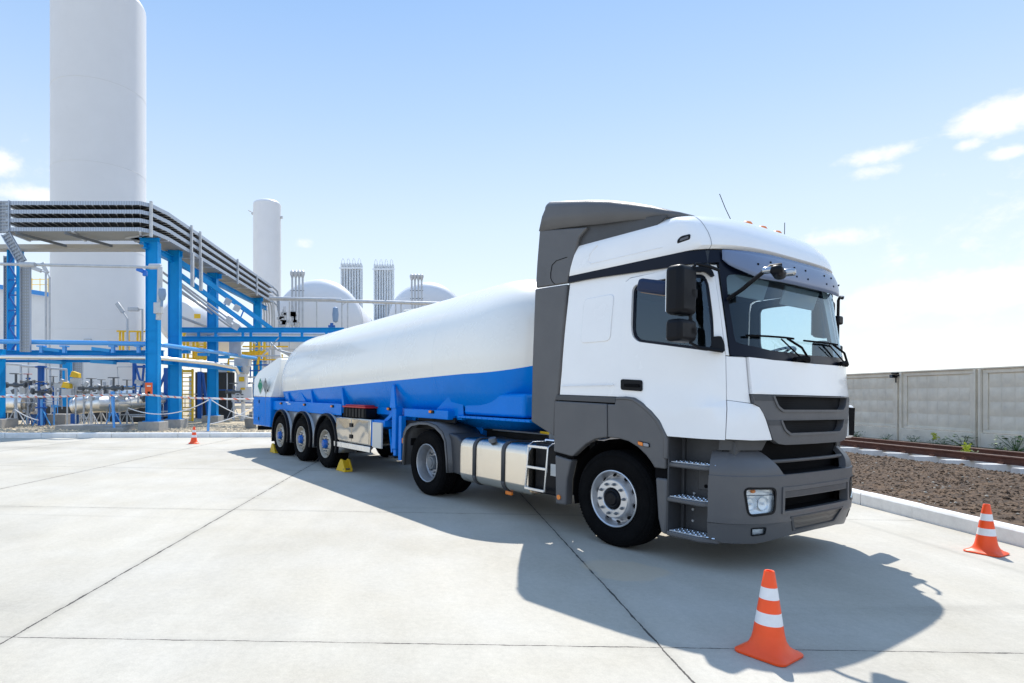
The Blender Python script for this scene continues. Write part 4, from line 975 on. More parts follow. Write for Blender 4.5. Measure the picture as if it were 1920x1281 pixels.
# roof fairing: sections along x (x, top z, bottom z, half width)
FS = [(-1.135, 3.905, 3.575, 1.235), (-1.10, 3.915, 3.568, 1.238), (-.8, 3.845, 3.52, 1.24), (-.5, 3.772, 3.475, 1.24), (-.2, 3.69, 3.43, 1.235), (.1, 3.585, 3.395, 1.22), (.3, 3.505, 3.365, 1.19), (.45, 3.432, 3.345, 1.15), (.56, 3.39, 3.335, 1.08), (.62, 3.35, 3.33, 1.0)]
rows = []
for x, zt, zb, hw in FS:
    r = [(x-(.10 if x < -1.05 else 0), -hw, zb)]; rad = min(.09, (zt-zb)*.5)
    r.append((x-(.05 if x < -1.05 else 0), -hw, (zt+zb)/2))
    for i in range(7): t = pi/2*i/6; r.append((x, -hw+rad*(1-cos(t)), zt-rad+rad*sin(t)))
    for y in lin(-hw*.8, hw*.8, 7): r.append((x, y, zt+.02*(1-(y/hw)**2)))
    r += [(a, -b, c) for a, b, c in r[:9][::-1]]
    rows.append(r)
mb = MB(); mb.grid(rows); fair = mb.build('roof_fairing', DARKG, truck, norm=True, smooth=35); so = fair.modifiers.new('s', 'SOLIDIFY'); so.thickness = .03; so.offset = -1
mb = MB(); mb.grid([[(x, y, z) for y in (-1.15, 1.15)] for x, z in ((-1.05, 3.5), (-1.0, 3.2), (-.55, 3.36), (.3, 3.34))]); mb.build('fairing_base', BLACKM, truck, norm=False)
mb = MB(); 
for sg in (-1, 1): mb.add([(x, sg*y, z) for y in (1.195, 1.165) for x, z in ((-1.2, 3.58), (-.5, 3.49), (.1, 3.41), (.5, 3.35), (.3, 3.2), (-.45, 3.2), (-.62, 3.1), (-1.2, 3.2))], [tuple(range(8)), tuple(range(8, 16))]+[(i, (i+1) % 8, (i+1) % 8+8, i+8) for i in range(8)])
sep(mb, 'fairing_strut', DARKG2, truck)
# cab back wall
mb = MB(); mb.bb(-.80, -.745, -1.17, 1.17, 1.55, 2.94); mb.build('back_wall', WHITE, truck, bevel=.02)
mb = MB(); mb.bb(-.72, .95, -1.1, 1.1, 1.40, 1.50); mb.build('cab_floor', BLACKM, truck)
# ---- chassis
mb = MB()
for sg in (-1, 1): mb.bb(-4.35, 1.05, sg*.38, sg*.46, .80, 1.03)
for x in (-4.3, -3.2, -2.2, -1.2, .5): mb.bb(x-.04, x+.04, -.38, .38, .82, 1.0)
mb.tube((-.02, -1.0, .51), (-.02, 1.0, .51), .06, 12); mb.tube((-3.66, -1.0, .51), (-3.66, 1.0, .51), .09, 12); mb.lathe([(.05, -.2), (.2, -.15), (.22, 0), (.2, .15), (.05, .2)], 16, c=(-3.66, 0, .51))
mb.bb(-.2, .9, -.4, .4, .7, 1.35); mb.tube((-.2, 0, .8), (-3.5, 0, .55), .06, 10); mb.bb(-2.8, -1.0, -.34, .34, .95, 1.02)
ch = mb.build('chassis', CHASS, truck)
mb = MB(); mb.bb(-4.1, -2.9, -.52, .52, 1.03, 1.10); mb.lathe([(0, 1.10), (.48, 1.10), (.50, 1.13), (.48, 1.19), (0, 1.2)], 32, c=(-3.35, 0, 0), ax='z'); mb.build('fifth_wheel', CHASS, ch, bevel=.01)
mb = MB(); mb.bb(-2.9, -1.35, -.55, .55, 1.045, 1.065); mb.bb(-1.35, -.95, -.9, -.5, .9, 1.1); mb.build('catwalk', GALVD, ch)
mb = MB()
for k, (y, z0) in enumerate(((-.5, 1.55), (-.42, 1.5), (-.34, 1.58))):
    mb.path([(-.85, y, z0), (-1.1, y-.02, z0-.2), (-1.35, y, z0-.32), (-1.6, y+.03, z0-.15), (-1.72, y+.05, z0+.02)], .014, 6)
mb.build('air_hose', mat('hose_yellow_black', (.03, .03, .03), .4), truck)
mb = MB(); mb.path([(-1.0, -.75, 1.20), (-1.25, -.78, 1.08), (-1.7, -.7, 1.09)], .018, 6); mb.build('air_hose', YEL, truck)
# ---- fuel tank near side, battery / air tank box far side
def ftank(x0, x1, y0, y1, z0, z1, r, parent, strap=True):
    n = 6; prof = []
    for cx_, cz_, a0 in ((y0+r, z0+r, pi), (y1-r, z0+r, 1.5*pi), (y1-r, z1-r, 0), (y0+r, z1-r, pi/2)):
        for i in range(n+1): t = a0+pi/2*i/n; prof.append((cx_+r*cos(t), cz_+r*sin(t)))
    cy, cz = (y0+y1)/2, (z0+z1)/2; rows = []
    for x, k in ((x0, .90), (x0+.004, .955), (x0+.025, .99), (x0+.06, 1), (x1-.06, 1), (x1-.025, .99), (x1-.004, .955), (x1, .90)):
        rows.append([(x, cy+(a-cy)*k, cz+(b-cz)*k) for a, b in prof+prof[:1]])
    mb = MB(); mb.grid(rows); mb.add(rows[0][:-1], [tuple(range(len(prof)))]); mb.add(rows[-1][:-1], [tuple(range(len(prof)))])
    o = mb.build('fuel_tank', TANKA, parent)
    for xx in (x0+.30*(x1-x0)-.07, x0+.72*(x1-x0)-.06):
        mb = MB(); mb.grid([[(x, cy+(a-cy)*1.012, cz+(b-cz)*1.012) for a, b in prof+prof[:1]] for x in (xx-.032, xx+.032)]); s_ = mb.build('tank_strap', DARKG2, o, norm=True); q = s_.modifiers.new('s', 'SOLIDIFY'); q.thickness = .008; q.offset = 1
    mb = MB(); mb.tube(((x0+x1)/2-.02, cy-.28, z1-.02), ((x0+x1)/2-.02, cy-.30, z1+.035), .055, 16); mb.build('filler_cap', GALVD, o, bevel=.006)
    return o
ft = ftank(-2.80, -1.36, -1.24, -.58, .33, .965, .13, truck)
ftank(-2.80, -1.36, .58, 1.24, .33, .965, .13, truck)
mb = MB(); mb.box((-1.86, -1.10, .29), (.12, .04, .05)); mb.build('side_reflector', ORANGE, ft, bevel=.008)
# ladder frame and box behind the cab
LX0, LX1 = -1.345, -1.01
mb = MB()
mb.path([(LX0, -.60, 1.0), (LX0, -1.17, 1.0), (LX0, -1.245, .96), (LX0-.05, -1.245, .43)], .013, 8); mb.path([(LX1, -.60, 1.0), (LX1, -1.17, 1.0), (LX1, -1.245, .96), (LX1-.05, -1.245, .43)], .013, 8)
for z, dx in ((.955, 0), (.70, -.025), (.435, -.05)): mb.box(((LX0+LX1)/2+dx, -1.245, z), (.335, .035, .03))
mb.build('step_ladder', ALU, truck, bevel=.004)
mb = MB(); mb.bb(-1.34, -.92, -1.14, -.62, .38, .98); bb_ = mb.build('battery_box', BLACKP, truck, bevel=.02)
mb = MB(); mb.bb(-1.05, -.95, -1.16, -1.145, .62, .76); mb.build('notice_plate', mat('notice_white', (.6, .6, .58), .5), bb_)
mb = MB(); mb.tube((-.99, -1.05, 1.01), (-.9, -1.15, 1.01), .035, 12); mb.tube((-1.3, -1.0, 1.02), (-.88, -1.0, 1.02), .02, 8); mb.build('exhaust_fitting', CHROME, truck)
mb = MB()
for i in range(9): mb.tube((-.98+i*.012, -1.12, .38), (-.98+i*.012, -1.12, .56), .004, 5)
mb.build('grille_fins', BLACKM, bb_)

# ---- wheels
def tyre_prof(w=.29, r=.505):
    P = [(.292, .03), (.305, .012), (.34, .0), (.39, -.010), (.43, -.008), (.455, -.002), (.478, .008), (r-.017, .022), (r-.004, .034), (r, .05)]
    y = .05; g = 5; span = w-.10; step_ = span/g
    for i in range(g):
        a = .05+step_*i+step_*.38; b = a+.012
        P += [(r, a), (r-.012, a+.003), (r-.012, b-.003), (r, b)]
    P += [(q, w-h) for q, h in [(r, .05), (r-.004, .034), (r-.017, .022), (.478, .008), (.455, -.002), (.39, -.01), (.305, .012), (.292, .03)]]
    return P
def make_tyre(parent, w, y0=0):
    mb = MB(); mb.lathe([(r, h+y0) for r, h in tyre_prof(w)], 72, ax='y'); n = 90
    o = mb.build('tyre', RUBBER, parent, smooth=30)
    mb = MB()
    for rr_ in (.335, .452): mb.lathe([(rr_-.004, y0-.003-(.008 if rr_ > .4 else -.004)), (rr_, y0-.009-(.003 if rr_ > .4 else -.007)), (rr_+.004, y0-.003-(.006 if rr_ > .4 else -.004))], 72, ax='y')
    for i in range(n):
        t = 2*pi*i/n; mb.add([(r_*cos(t+e), y0+q, r_*sin(t+e)) for r_, q in ((.470, .0035), (.492, .0125)) for e in (-.012, .012)], [(0, 1, 3, 2)])
    mb.build('tread_ribs', RUBBER, o, norm=True)
    return o
HUBB = mat('hub_blue', (.0, .09, .38), .35, var=.2, vscale=9)
def wheel(name, kind, w=.29):
    if kind == 'steer':
        prof = [(.285, .25), (.285, .03), (.298, .012), (.298, .0), (.290, -.004), (.281, .004), (.274, .03), (.262, .06), (.250, .088), (.236, .095), (.222, .075), (.208, .03), (.200, -.004), (.192, -.014), (.120, -.016), (.113, -.010), (.110, .02)]
        m = CHROME; hm, hp = BLACKP, [(.111, .03), (.108, -.0), (.098, -.02), (.085, -.028), (.07, -.022), (.06, -.035), (.0, -.038)]; ny, nr = -.016, .157; holes = (.238, .066, .026)
        m = mat('steer_rim_silver', (.60, .61, .63), .34, metal=.8, var=.05)
    elif kind == 'drive':
        prof = [(.285, .25), (.285, .03), (.298, .012), (.298, .0), (.290, -.004), (.281, .004), (.274, .03), (.268, .06), (.258, .10), (.252, .155), (.235, .178), (.20, .182), (.19, .165), (.11, .165)]
        m = mat('drive_rim_grey', (.42, .43, .45), .38, metal=.7, var=.15, vscale=5); hm, hp = GALVD, [(.112, .165), (.108, .09), (.095, .07), (.07, .068), (.065, .055), (0, .05)]; ny, nr = .165, .155; holes = (.218, .175, .022)
    else:
        prof = [(.285, .25), (.285, .03), (.298, .012), (.298, .0), (.290, -.004), (.281, .004), (.272, .035), (.258, .07), (.245, .09), (.228, .092), (.21, .06), (.198, .03), (.188, .022), (.12, .020), (.115, .03)]
        m = mat('trailer_rim_dusty', (.52, .47, .39), .5, metal=.35, var=.25, vscale=7); hm, hp = HUBB, [(.104, .03), (.098, .0), (.088, -.02), (.07, -.032), (.062, -.045), (.04, -.05), (0, -.051)]; ny, nr = .02, .155; holes = (.234, .068, .024)
    mb = MB(); mb.lathe(prof, 64, ax='y'); o = mb.build(name, m, None, smooth=30)
    make_tyre(o, w)
    if kind == 'drive': make_tyre(o, w, .33); 
    mb = MB(); mb.lathe(hp, 40, ax='y'); mb.lathe([(.285, .12 if kind != 'drive' else .24), (0, .12 if kind != 'drive' else .24)], 32, ax='y')
    hub = mb.build('hub', hm, o)
    if kind == 'trailer':
        mb = MB()
        for i in range(10): t = 2*pi*i/10+.3; mb.tube((.078*cos(t), -.02, .078*sin(t)), (.078*cos(t), -.042, .078*sin(t)), .010, 6)
        mb.build('hub_bolts', TANKB, hub)
    mb = MB()
    for i in range(10):
        t = 2*pi*i/10+.31; mb.tube((nr*cos(t), ny+.004, nr*sin(t)), (nr*cos(t), ny-.022, nr*sin(t)), .017, 6, .014)
        mb.tube((nr*cos(t), ny-.02, nr*sin(t)), (nr*cos(t), ny-.034, nr*sin(t)), .011, 8)
    mb.build('wheel_nuts', GALVD, o)
    hr, hy, hs = holes; mb = MB()
    for i in range(10):
        t = 2*pi*i/10; c = Vector((hr*cos(t), hy, hr*sin(t))); rad = Vector((cos(t), 0, sin(t))); tan = Vector((-sin(t), 0, cos(t))); nn = (Vector((0, -1, 0))*.8+rad*.6).normalized(); b2 = tan.cross(nn)
        mb.add([c+nn*.006+tan*(hs*1.0*cos(q))+b2*(hs*.8*sin(q)) for q in lin(0, 2*pi, 15)[:-1]], [tuple(range(14))])
    mb.build('vent_holes', BLACKM, o, norm=False)
    return o
w0 = wheel('front_wheel', 'steer', .30); w0.parent = truck; w0.location = (-.06, -1.235, .503)
w1 = copy_tree(w0, truck); w1.location = (-.06, 1.235, .503); w1.rotation_euler = (0, 0, pi)
w0.rotation_euler = (0, .2, 0)
w2 = wheel('rear_wheel', 'drive', .28); w2.parent = truck; w2.location = (-3.68, -1.225, .503)
w3 = copy_tree(w2, truck); w3.location = (-3.68, 1.225, .503); w3.rotation_euler = (0, 0, pi)
# rear mudguards
RG = [(-4.40, .40), (-4.375, .93), (-4.30, 1.03), (-4.16, 1.10), (-3.9, 1.14), (-3.62, 1.145), (-3.40, 1.11), (-3.22, 1.02), (-3.13, .88), (-3.08, .62), (-3.06, .42)]
RGi = [(x+(.045 if x < -3.7 else -.045)*min(1, abs(x+3.7)/.3), z-(.045 if z > .9 else 0)) for x, z in RG]
for sg in (-1, 1):
    mb = MB(); mb.grid([[(x, sg*y, z) for x, z in RG] for y in (1.25, .52)]); mb.grid([[(x, sg*1.25, z) for x, z in RG], [(x, sg*1.25, z) for x, z in RGi], [(x, sg*1.20, z) for x, z in RGi]])
    o = mb.build('mudguard', DARKG, truck); q = o.modifiers.new('s', 'SOLIDIFY'); q.thickness = .012
    mb = MB(); mb.prism([(-3.09, .42), (-3.13, .88), (-3.22, 1.0), (-3.0, .97), (-2.86, .90), (-2.84, .40)], sg*1.16, sg*.6, 'y'); mb.build('mudguard_box', DARKG2, truck, bevel=.03, seg=3)
    mb = MB(); mb.box((-4.395, sg*1.22, .80), (.03, .06, .09)); mb.build('tail_light', ORANGE, truck, bevel=.006)
mb = MB(); mb.bb(-4.42, -4.36, -1.1, 1.1, .72, .84); mb.build('tail_bar', CHASS, truck)

# ================================================================== TANK TRAILER
trailer = empty('tank_trailer', mtx=TM)
tag(trailer, 'long white tank semi-trailer with bright blue lower half standing on three axles with black wheels', 'tank trailer')
TS = .036
def zc(x): return 2.10 + TS*(x+4.27)
def tank():
    TR = 1.20; a0 = math.asin(-.275/TR)
    angs = [a0+(pi-2*a0)*i/44 for i in range(45)] + [pi-a0+(pi+2*a0)*i/36 for i in range(1, 36)]
    # x, radius scale, centre lift
    prof = []
    for i in range(13): t = pi/2*i/12; prof.append((-10.35-.95*cos(t), max(.001, sin(t)**.75 if t > 0 else 0)))
    prof[0] = (-11.30, .02)
    for x in lin(-10.2, -2.95, 40): prof.append((x, 1.0))
    for i in range(1, 17): u = sin(pi/2*i/16); prof.append((-2.95+1.32*u, max(.02, (1-u**3)**.5)))
    mb = MB(); mb.m = 0; rows = []
    for x, k in prof:
        z0 = zc(min(x, -2.8))
        rows.append([(x, TR*k*cos(t), z0+TR*k*sin(t)) for t in angs])
    n = len(angs); vs = [p for r in rows for p in r]; fs = []; mi = []
    for i in range(len(rows)-1):
        for j in range(n):
            fs.append((i*n+j, i*n+(j+1) % n, (i+1)*n+(j+1) % n, (i+1)*n+j)); mi.append(0 if j < 44 else 1)
    mb.add(vs, fs); mb.mi = mi; mb.m = 1
    o = mb.build('tank', [TANKW, TANKB], trailer, smooth=45)
    # ring weld seams hardly proud of the shell
    for xs in (-8.6, -6.9, -5.2, -3.6):
        m2 = MB(); m2.m = 0; rr = []
        for dx, e in ((-.02, 0), (-.008, .0025), (.008, .0025), (.02, 0)): rr.append([(xs+dx, (TR+e)*cos(t), zc(xs)+(TR+e)*sin(t)) for t in angs])
        vs = [p for r in rr for p in r]; fs = []; mi = []
        for i in range(3):
            for j in range(n): fs.append((i*n+j, i*n+(j+1) % n, (i+1)*n+(j+1) % n, (i+1)*n+j)); mi.append(0 if j < 44 else 1)
        m2.add(vs, fs); m2.mi = mi; m2.m = 1; m2.build('weld_ring', [TANKW, TANKB], o, smooth=60)
    # manway on the crown
    m2 = MB(); m2.lathe([(.28, zc(-6)+1.18), (.28, zc(-6)+1.215), (0, zc(-6)+1.22)], 24, c=(-6, 0, 0), ax='z'); m2.build('manway', TANKW, o)
    return o
tk = tank()
# frame rails with marker lamps and gussets
for sg in (-1, 1):
    mb = MB(); mb.bb(-11.35, -7.0, sg*1.02, sg*1.14, 1.17, 1.33); mb.bb(-7.0, -3.15, sg*.84, sg*.95, 1.19, 1.33); mb.bb(-4.6, -3.3, sg*.95, sg*1.10, 1.19, 1.33); mb.bb(-11.35, -3.15, sg*.45, sg*.55, .85, 1.15)
    mb.bb(-11.35, -7.0, sg*1.14, sg*1.165, 1.12, 1.36)
    fr = mb.build('frame_rail', TANKB, trailer, bevel=.01)
    for x in (-10.1, -8.6, -6.95):
        mb = MB(); z0 = 1.33; w = .05
        mb.add([(x-w, sg*1.15, z0), (x+w, sg*1.15, z0), (x+w*.4, sg*1.19, zc(x)-.30), (x-w*.4, sg*1.19, zc(x)-.30), (x-w, sg*.85, z0), (x+w, sg*.85, z0), (x+w*.4, sg*1.0, zc(x)-.5), (x-w*.4, sg*1.0, zc(x)-.5)],
               [(0, 1, 2, 3), (4, 5, 6, 7), (0, 4, 7, 3), (1, 5, 6, 2), (3, 2, 6, 7)])
        mb.build('gusset', TANKB, trailer, bevel=.006)
    for x in (-10.6, -9.0, -7.43, -5.38, -3.74):
        mb = MB(); mb.box((x, sg*(1.175 if x < -7.2 else (1.11 if x > -4 else .96)), 1.30), (.13, .02, .05)); o = mb.build('side_marker', BLACKP, fr, bevel=.005)
        mb = MB(); mb.box((x-.02, sg*(1.188 if x < -7.2 else (1.123 if x > -4 else .973)), 1.30), (.07, .012, .04)); mb.build('amber_lens', ORANGE, o, bevel=.004)
# saddle gussets (triangular plates between axles)
for x in (-9.4,):
    for sg in (-1, 1):
        mb = MB(); mb.add([(x-.55, sg*1.10, 1.30), (x+.35, sg*1.10, 1.30), (x+.15, sg*1.16, zc(x)-.33), (x+.0, sg*1.16, zc(x)-.33), (x-.4, sg*.8, 1.3), (x+.3, sg*.8, 1.3), (x+.15, sg*1.0, 1.6), (x, sg*1.0, 1.6)],
               [(0, 1, 2, 3), (4, 5, 6, 7), (0, 4, 7, 3), (1, 5, 6, 2), (3, 2, 6, 7), (0, 1, 5, 4)]); mb.build('saddle', TANKB, trailer, bevel=.01)
# front bolster above the fifth wheel
mb = MB(); mb.bb(-3.10, -1.75, -.95, .95, 1.275, 1.60); mb.build('bolster', TANKB, trailer, bevel=.05, seg=3)
mb = MB(); mb.bb(-3.2, -1.6, -1.0, 1.0, 1.225, 1.262); bo = mb.build('bolster_flange', TANKB, trailer, bevel=.006)
mb = MB()
for i in range(12): mb.tube((-3.12+i*.13, -1.006, 1.243), (-3.12+i*.13, -.99, 1.243), .012, 6)
mb.build('bolster_bolts', TANKB, bo)
mb = MB()
for sg in (-1, 1):
    mb.add([(-3.9, sg*1.05, 1.20), (-3.1, sg*.95, 1.262), (-3.1, sg*.97, 1.60), (-3.28, sg*1.05, 1.60), (-3.9, sg*.7, 1.2), (-3.1, sg*.6, 1.262), (-3.1, sg*.7, 1.6), (-3.28, sg*.8, 1.60)], [(0, 1, 2, 3), (4, 5, 6, 7), (0, 3, 7, 4), (0, 1, 5, 4), (3, 2, 6, 7)])
sep(mb, 'neck_plate', TANKB, trailer)
mb = MB(); mb.bb(-4.3, -3.25, -1.0, -.97, 1.14, 1.22); mb.bb(-4.6, -3.6, -1.06, -.7, 1.02, 1.13); mb.build('neck_bracket', CHASS, trailer)
# landing legs
for sg in (-1, 1):
    mb = MB(); mb.bb(-4.90, -4.76, sg*1.17, sg*1.03, .62, 1.36); mb.bb(-4.875, -4.785, sg*1.15, sg*1.05, .50, .62)
    lg = mb.build('landing_leg', TANKB, trailer, bevel=.012)
    mb = MB(); mb.prism([(-4.93, 1.33), (-4.73, 1.33), (-4.79, 1.72), (-4.87, 1.74)], sg*1.16, sg*1.20, 'y'); mb.build('leg_bracket', TANKB, lg, bevel=.008)
    mb = MB(); mb.beam((-4.86, sg*1.10, 1.28), (-5.30, sg*1.14, 1.02), .04, .06); mb.beam((-4.76, sg*1.0, .62), (-4.45, sg*.95, 1.2), .05, .07); mb.beam((-4.62, sg*1.12, .45), (-4.62, sg*1.12, 1.2), .09, .09); mb.beam((-5.08, sg*1.1, .95), (-4.98, sg*1.1, .55), .03, .05)
    sep(mb, 'leg_brace', TANKB, lg)
    mb = MB(); mb.box((-4.83, sg*1.10, .485), (.2, .22, .03)); mb.build('leg_foot', CHASS, lg, bevel=.008)
    mb = MB(); mb.box((-4.83, sg*1.182, 1.48), (.07, .012, .10)); mb.build('reflector_plate', mat('cream_plate', (.6, .5, .3), .4), lg)
# tool box, bar, end panel
mb = MB(); mb.bb(-7.10, -5.58, -1.235, -.75, .615, 1.10); tb = mb.build('tool_box', BOXM, trailer, bevel=.02)
mb = MB(); mb.bb(-7.06, -6.36, -1.243, -1.234, .64, 1.075); mb.bb(-6.34, -5.62, -1.243, -1.234, .64, 1.075); mb.build('box_door', BOXM, tb, bevel=.005)
mb = MB()
for z in (.74, .96): mb.box((-6.35, -1.252, z), (.11, .02, .075))
sep(mb, 'box_latch', BLACKP, tb)
mb = MB(); mb.bb(-7.18, -5.56, -1.25, -1.21, .495, .60); mb.bb(-7.18, -5.56, 1.25, 1.21, .495, .60); mb.build('side_guard', ALU, trailer, bevel=.006)
mb = MB(); mb.bb(-5.49, -5.15, -1.24, -1.20, .60, 1.06); mb.build('end_panel', mat('panel_cream', (.62, .60, .54), .4), trailer, bevel=.01)
mb = MB(); mb.bb(-5.56, -5.50, -1.22, -1.1, .62, 1.08); mb.bb(-5.5, -5.1, -1.2, -.5, .99, 1.1); mb.build('box_bracket', TANKB, trailer, bevel=.006)
# axles, spare wheel, hidden gear
mb = MB()
for x in (-7.58, -8.98, -10.42): mb.tube((x, -1.0, .515), (x, 1.0, .515), .075, 12); mb.bb(x-.5, x+.12, -.52, -.42, .55, .75); mb.bb(x-.5, x+.12, .42, .52, .55, .75)
mb.bb(-11.3, -3.4, -.5, .5, 1.0, 1.12); mb.bb(-6.9, -5.6, -.4, .4, .6, 1.0); mb.build('running_gear', CHASS, trailer)
# wheels
TX = (-7.60, -9.00, -10.44)
tw = wheel('trailer_wheel', 'trailer', .36); first = True
for x in TX:
    for sg in (-1, 1):
        o = tw if first else copy_tree(tw, trailer); first = False
        o.parent = trailer; o.location = (x, sg*1.25, .503); o.rotation_euler = (0, x*1.7, 0) if sg < 0 else (0, 0, pi)
        mb = MB(); ro, ri = .60, .56; a0, a1 = -.30, pi+.25; arc = lin(a0, a1, 26)
        mb.grid([[(x+r*cos(t), sg*y, .54+r*sin(t)*1.02) for t in arc] for y, r in ((1.15, .598), (1.252, .60), (1.27, .585), (1.27, .555), (1.235, .545), (1.15, .55))]); mb.build('mudguard_edge', BLACKP, trailer)
        mb = MB(); mb.grid([[(x+.60*cos(t), sg*y, .54+.60*sin(t)*1.02) for t in arc] for y in (1.20, .82)])
        o2 = mb.build('mudguard', mat('mudguard_silver', (.30, .31, .32), .35, metal=.6, var=.15), trailer); q = o2.modifiers.new('s', 'SOLIDIFY'); q.thickness = .012; q.offset = -1
for sg in (-1, 1):
    for x in (-8.30, -9.72): mb = MB(); mb.add([(x-.42, sg*1.12, 1.12), (x+.42, sg*1.12, 1.12), (x+.12, sg*1.12, .72), (x-.12, sg*1.12, .72)], [(0, 1, 2, 3)]); o = mb.build('mudguard_web', mat('mudguard_silver', (.3, .3, .3)), trailer); q = o.modifiers.new('s', 'SOLIDIFY'); q.thickness = .02
    mb = MB(); mb.bb(-11.13, -11.09, sg*1.24, sg*.85, .30, .62); mb.build('mud_flap', BLACKP, trailer)
# rear equipment cabinet
CX0, CX1 = -12.75, -11.25
def cab_sec():
    mb = MB(); mb.m = 0
    # side outline: roof slopes down towards the rear
    A = [(CX0, 1.45), (CX1, 1.45), (CX1, 2.42), (CX1-.12, 2.50), (CX1-.45, 2.52), (CX0+.10, 2.16), (CX0, 1.95)]
    B = [(CX0, .66), (CX1, .66), (CX1, 1.45), (CX0, 1.45)]
    def ch(poly, mi):
        n = len(poly); top = [z for _, z in poly]
        vs = [(x, -1.245+(.32*max(0, z-2.0)/.5 if z > 2.0 else 0), z) for x, z in poly]+[(x, 1.245-(.32*max(0, z-2.0)/.5 if z > 2.0 else 0), z) for x, z in poly]
        k = len(mb.v); fs = [tuple(range(n)), tuple(range(n, 2*n))[::-1]]+[(i, i+n, (i+1) % n+n, (i+1) % n) for i in range(n)]
        k0 = len(mb.f); mb.add(vs, fs)
        for q in range(k0, len(mb.f)): mb.mi[q] = mi
    ch(A, 0); ch([(x, z-.0015 if z > 1.4 else z) for x, z in B], 1); mb.m = 1
    return mb.build('rear_cabinet', [TANKW, TANKB], trailer, bevel=.03, seg=3)
rc = cab_sec()
mb = MB(); mb.bb(-11.30, -11.24, -1.0, 1.0, 1.5, 2.46); mb.build('cabinet_bulkhead', TANKW, rc, bevel=.02)
mb = MB(); mb.bb(-11.66, -11.654, -1.2475, -1.24, .68, 1.98); mb.bb(-12.2, -12.196, -1.2475, -1.24, .72, 1.40); mb.build('cabinet_door_seam', GALVD, rc)
mb = MB()
for z in (.85, 1.32): mb.box((-12.2, -1.252, z), (.05, .016, .08))
mb.box((-11.48, -1.25, 1.62), (.05, .02, .05)); sep(mb, 'cabinet_latch', BLACKP, rc)
mb = MB(); mb.box((-10.18, -1.168, 1.335), (.20, .004, .022)); mb.box((-10.05, -1.168, 1.295), (.22, .004, .018)); sep(mb, 'small_lettering_plate', CWHITE, trailer)
for xc, m_ in ((-12.12, mat('hazard_green', (.0, .22, .12), .5)), (-11.66, mat('hazard_grey', (.22, .24, .24), .5))):
    m0 = MB(); h = .24; m0.prism([(xc-h, 1.755), (xc, 1.755-h), (xc+h, 1.755), (xc, 1.755+h)], -1.25, -1.246, 'y'); o = m0.build('hazard_diamond', mat('hazard_border', (.72, .74, .72), .5), rc)
    h = .215; m0 = MB(); m0.prism([(xc-h, 1.755), (xc, 1.755-h), (xc+h, 1.755), (xc, 1.755+h)], -1.2535, -1.2505, 'y'); m0.build('diamond_face', m_, o)
    m0 = MB(); m0.tube((xc, -1.2575, 1.86), (xc, -1.2545, 1.86), .022, 12); m0.box((xc, -1.256, 1.63), (.02, .003, .05)); m0.build('diamond_symbol', mat('symbol_white', (.7, .7, .7), .5) if xc < -12 else BLACKM, o)
mb = MB(); mb.bb(-12.78, -12.74, -1.1, 1.1, .5, .62); mb.bb(-12.7, -11.4, -.5, .5, .6, .9); mb.build('rear_bumper', CHASS, trailer)

def world(p): return TM @ Vector(p)
# tool crate resting on the frame
cr = empty('tool_crate', mtx=Matrix.Translation(world((-6.32, -1.085, 1.105))) @ TM.to_3x3().to_4x4()); tag(cr, 'black ribbed crate with a red lid lying on the polished tool box of the trailer', 'crate')
mb = MB(); mb.bb(-.48, .48, -.125, .125, 0.002, .19); cb = mb.build('crate_body', BLACKP, cr, bevel=.02)
mb = MB()
for x in lin(-.42, .42, 7): mb.bb(x-.02, x+.02, -.137, -.125, .01, .185)
sep(mb, 'crate_rib', BLACKP, cb)
mb = MB(); mb.bb(-.50, .50, -.14, .14, .192, .225); mb.bb(-.42, .42, -.11, .11, .226, .25); mb.build('crate_lid', REDP, cr, bevel=.012, seg=3)
# wheel chocks
def chock(x, y, sg, label):
    root = empty('wheel_chock', mtx=Matrix.Translation(world((x, y, 0))) @ TM.to_3x3().to_4x4())
    P = [(-.20*sg, 0.003), (.22*sg, .003), (.22*sg, .05), (.10*sg, .235), (.02*sg, .25), (-.06*sg, .17), (-.14*sg, .06)]
    mb = MB(); mb.prism(P, -.09, -.055, 'y'); mb.prism(P, .055, .09, 'y')
    mb.prism([(-.2*sg, .003), (.22*sg, .003), (.22*sg, .04), (-.17*sg, .04)], -.055, .055, 'y'); mb.prism([(.11*sg, .04), (.05*sg, .22), (.08*sg, .23), (.16*sg, .045)], -.053, .053, 'y')
    mb.prism([(-.13*sg, .045), (-.05*sg, .16), (.0, .215), (.02*sg, .20), (-.02*sg, .14), (-.1*sg, .045)], -.053, .053, 'y')
    mb.build('chock_body', YEL, root, bevel=.006)
    mb = MB(); mb.tube((.17*sg, -.095, .06), (.17*sg, .095, .06), .012, 8); mb.build('chock_handle', GALVD, root)
    tag(root, label, 'wheel chock', 'yellow wheel chocks')
chock(-6.92, -1.12, 1, 'yellow wheel chock wedged ahead of the foremost trailer wheel'); chock(-11.10, -1.12, -1, 'yellow wheel chock behind the rearmost trailer wheel')

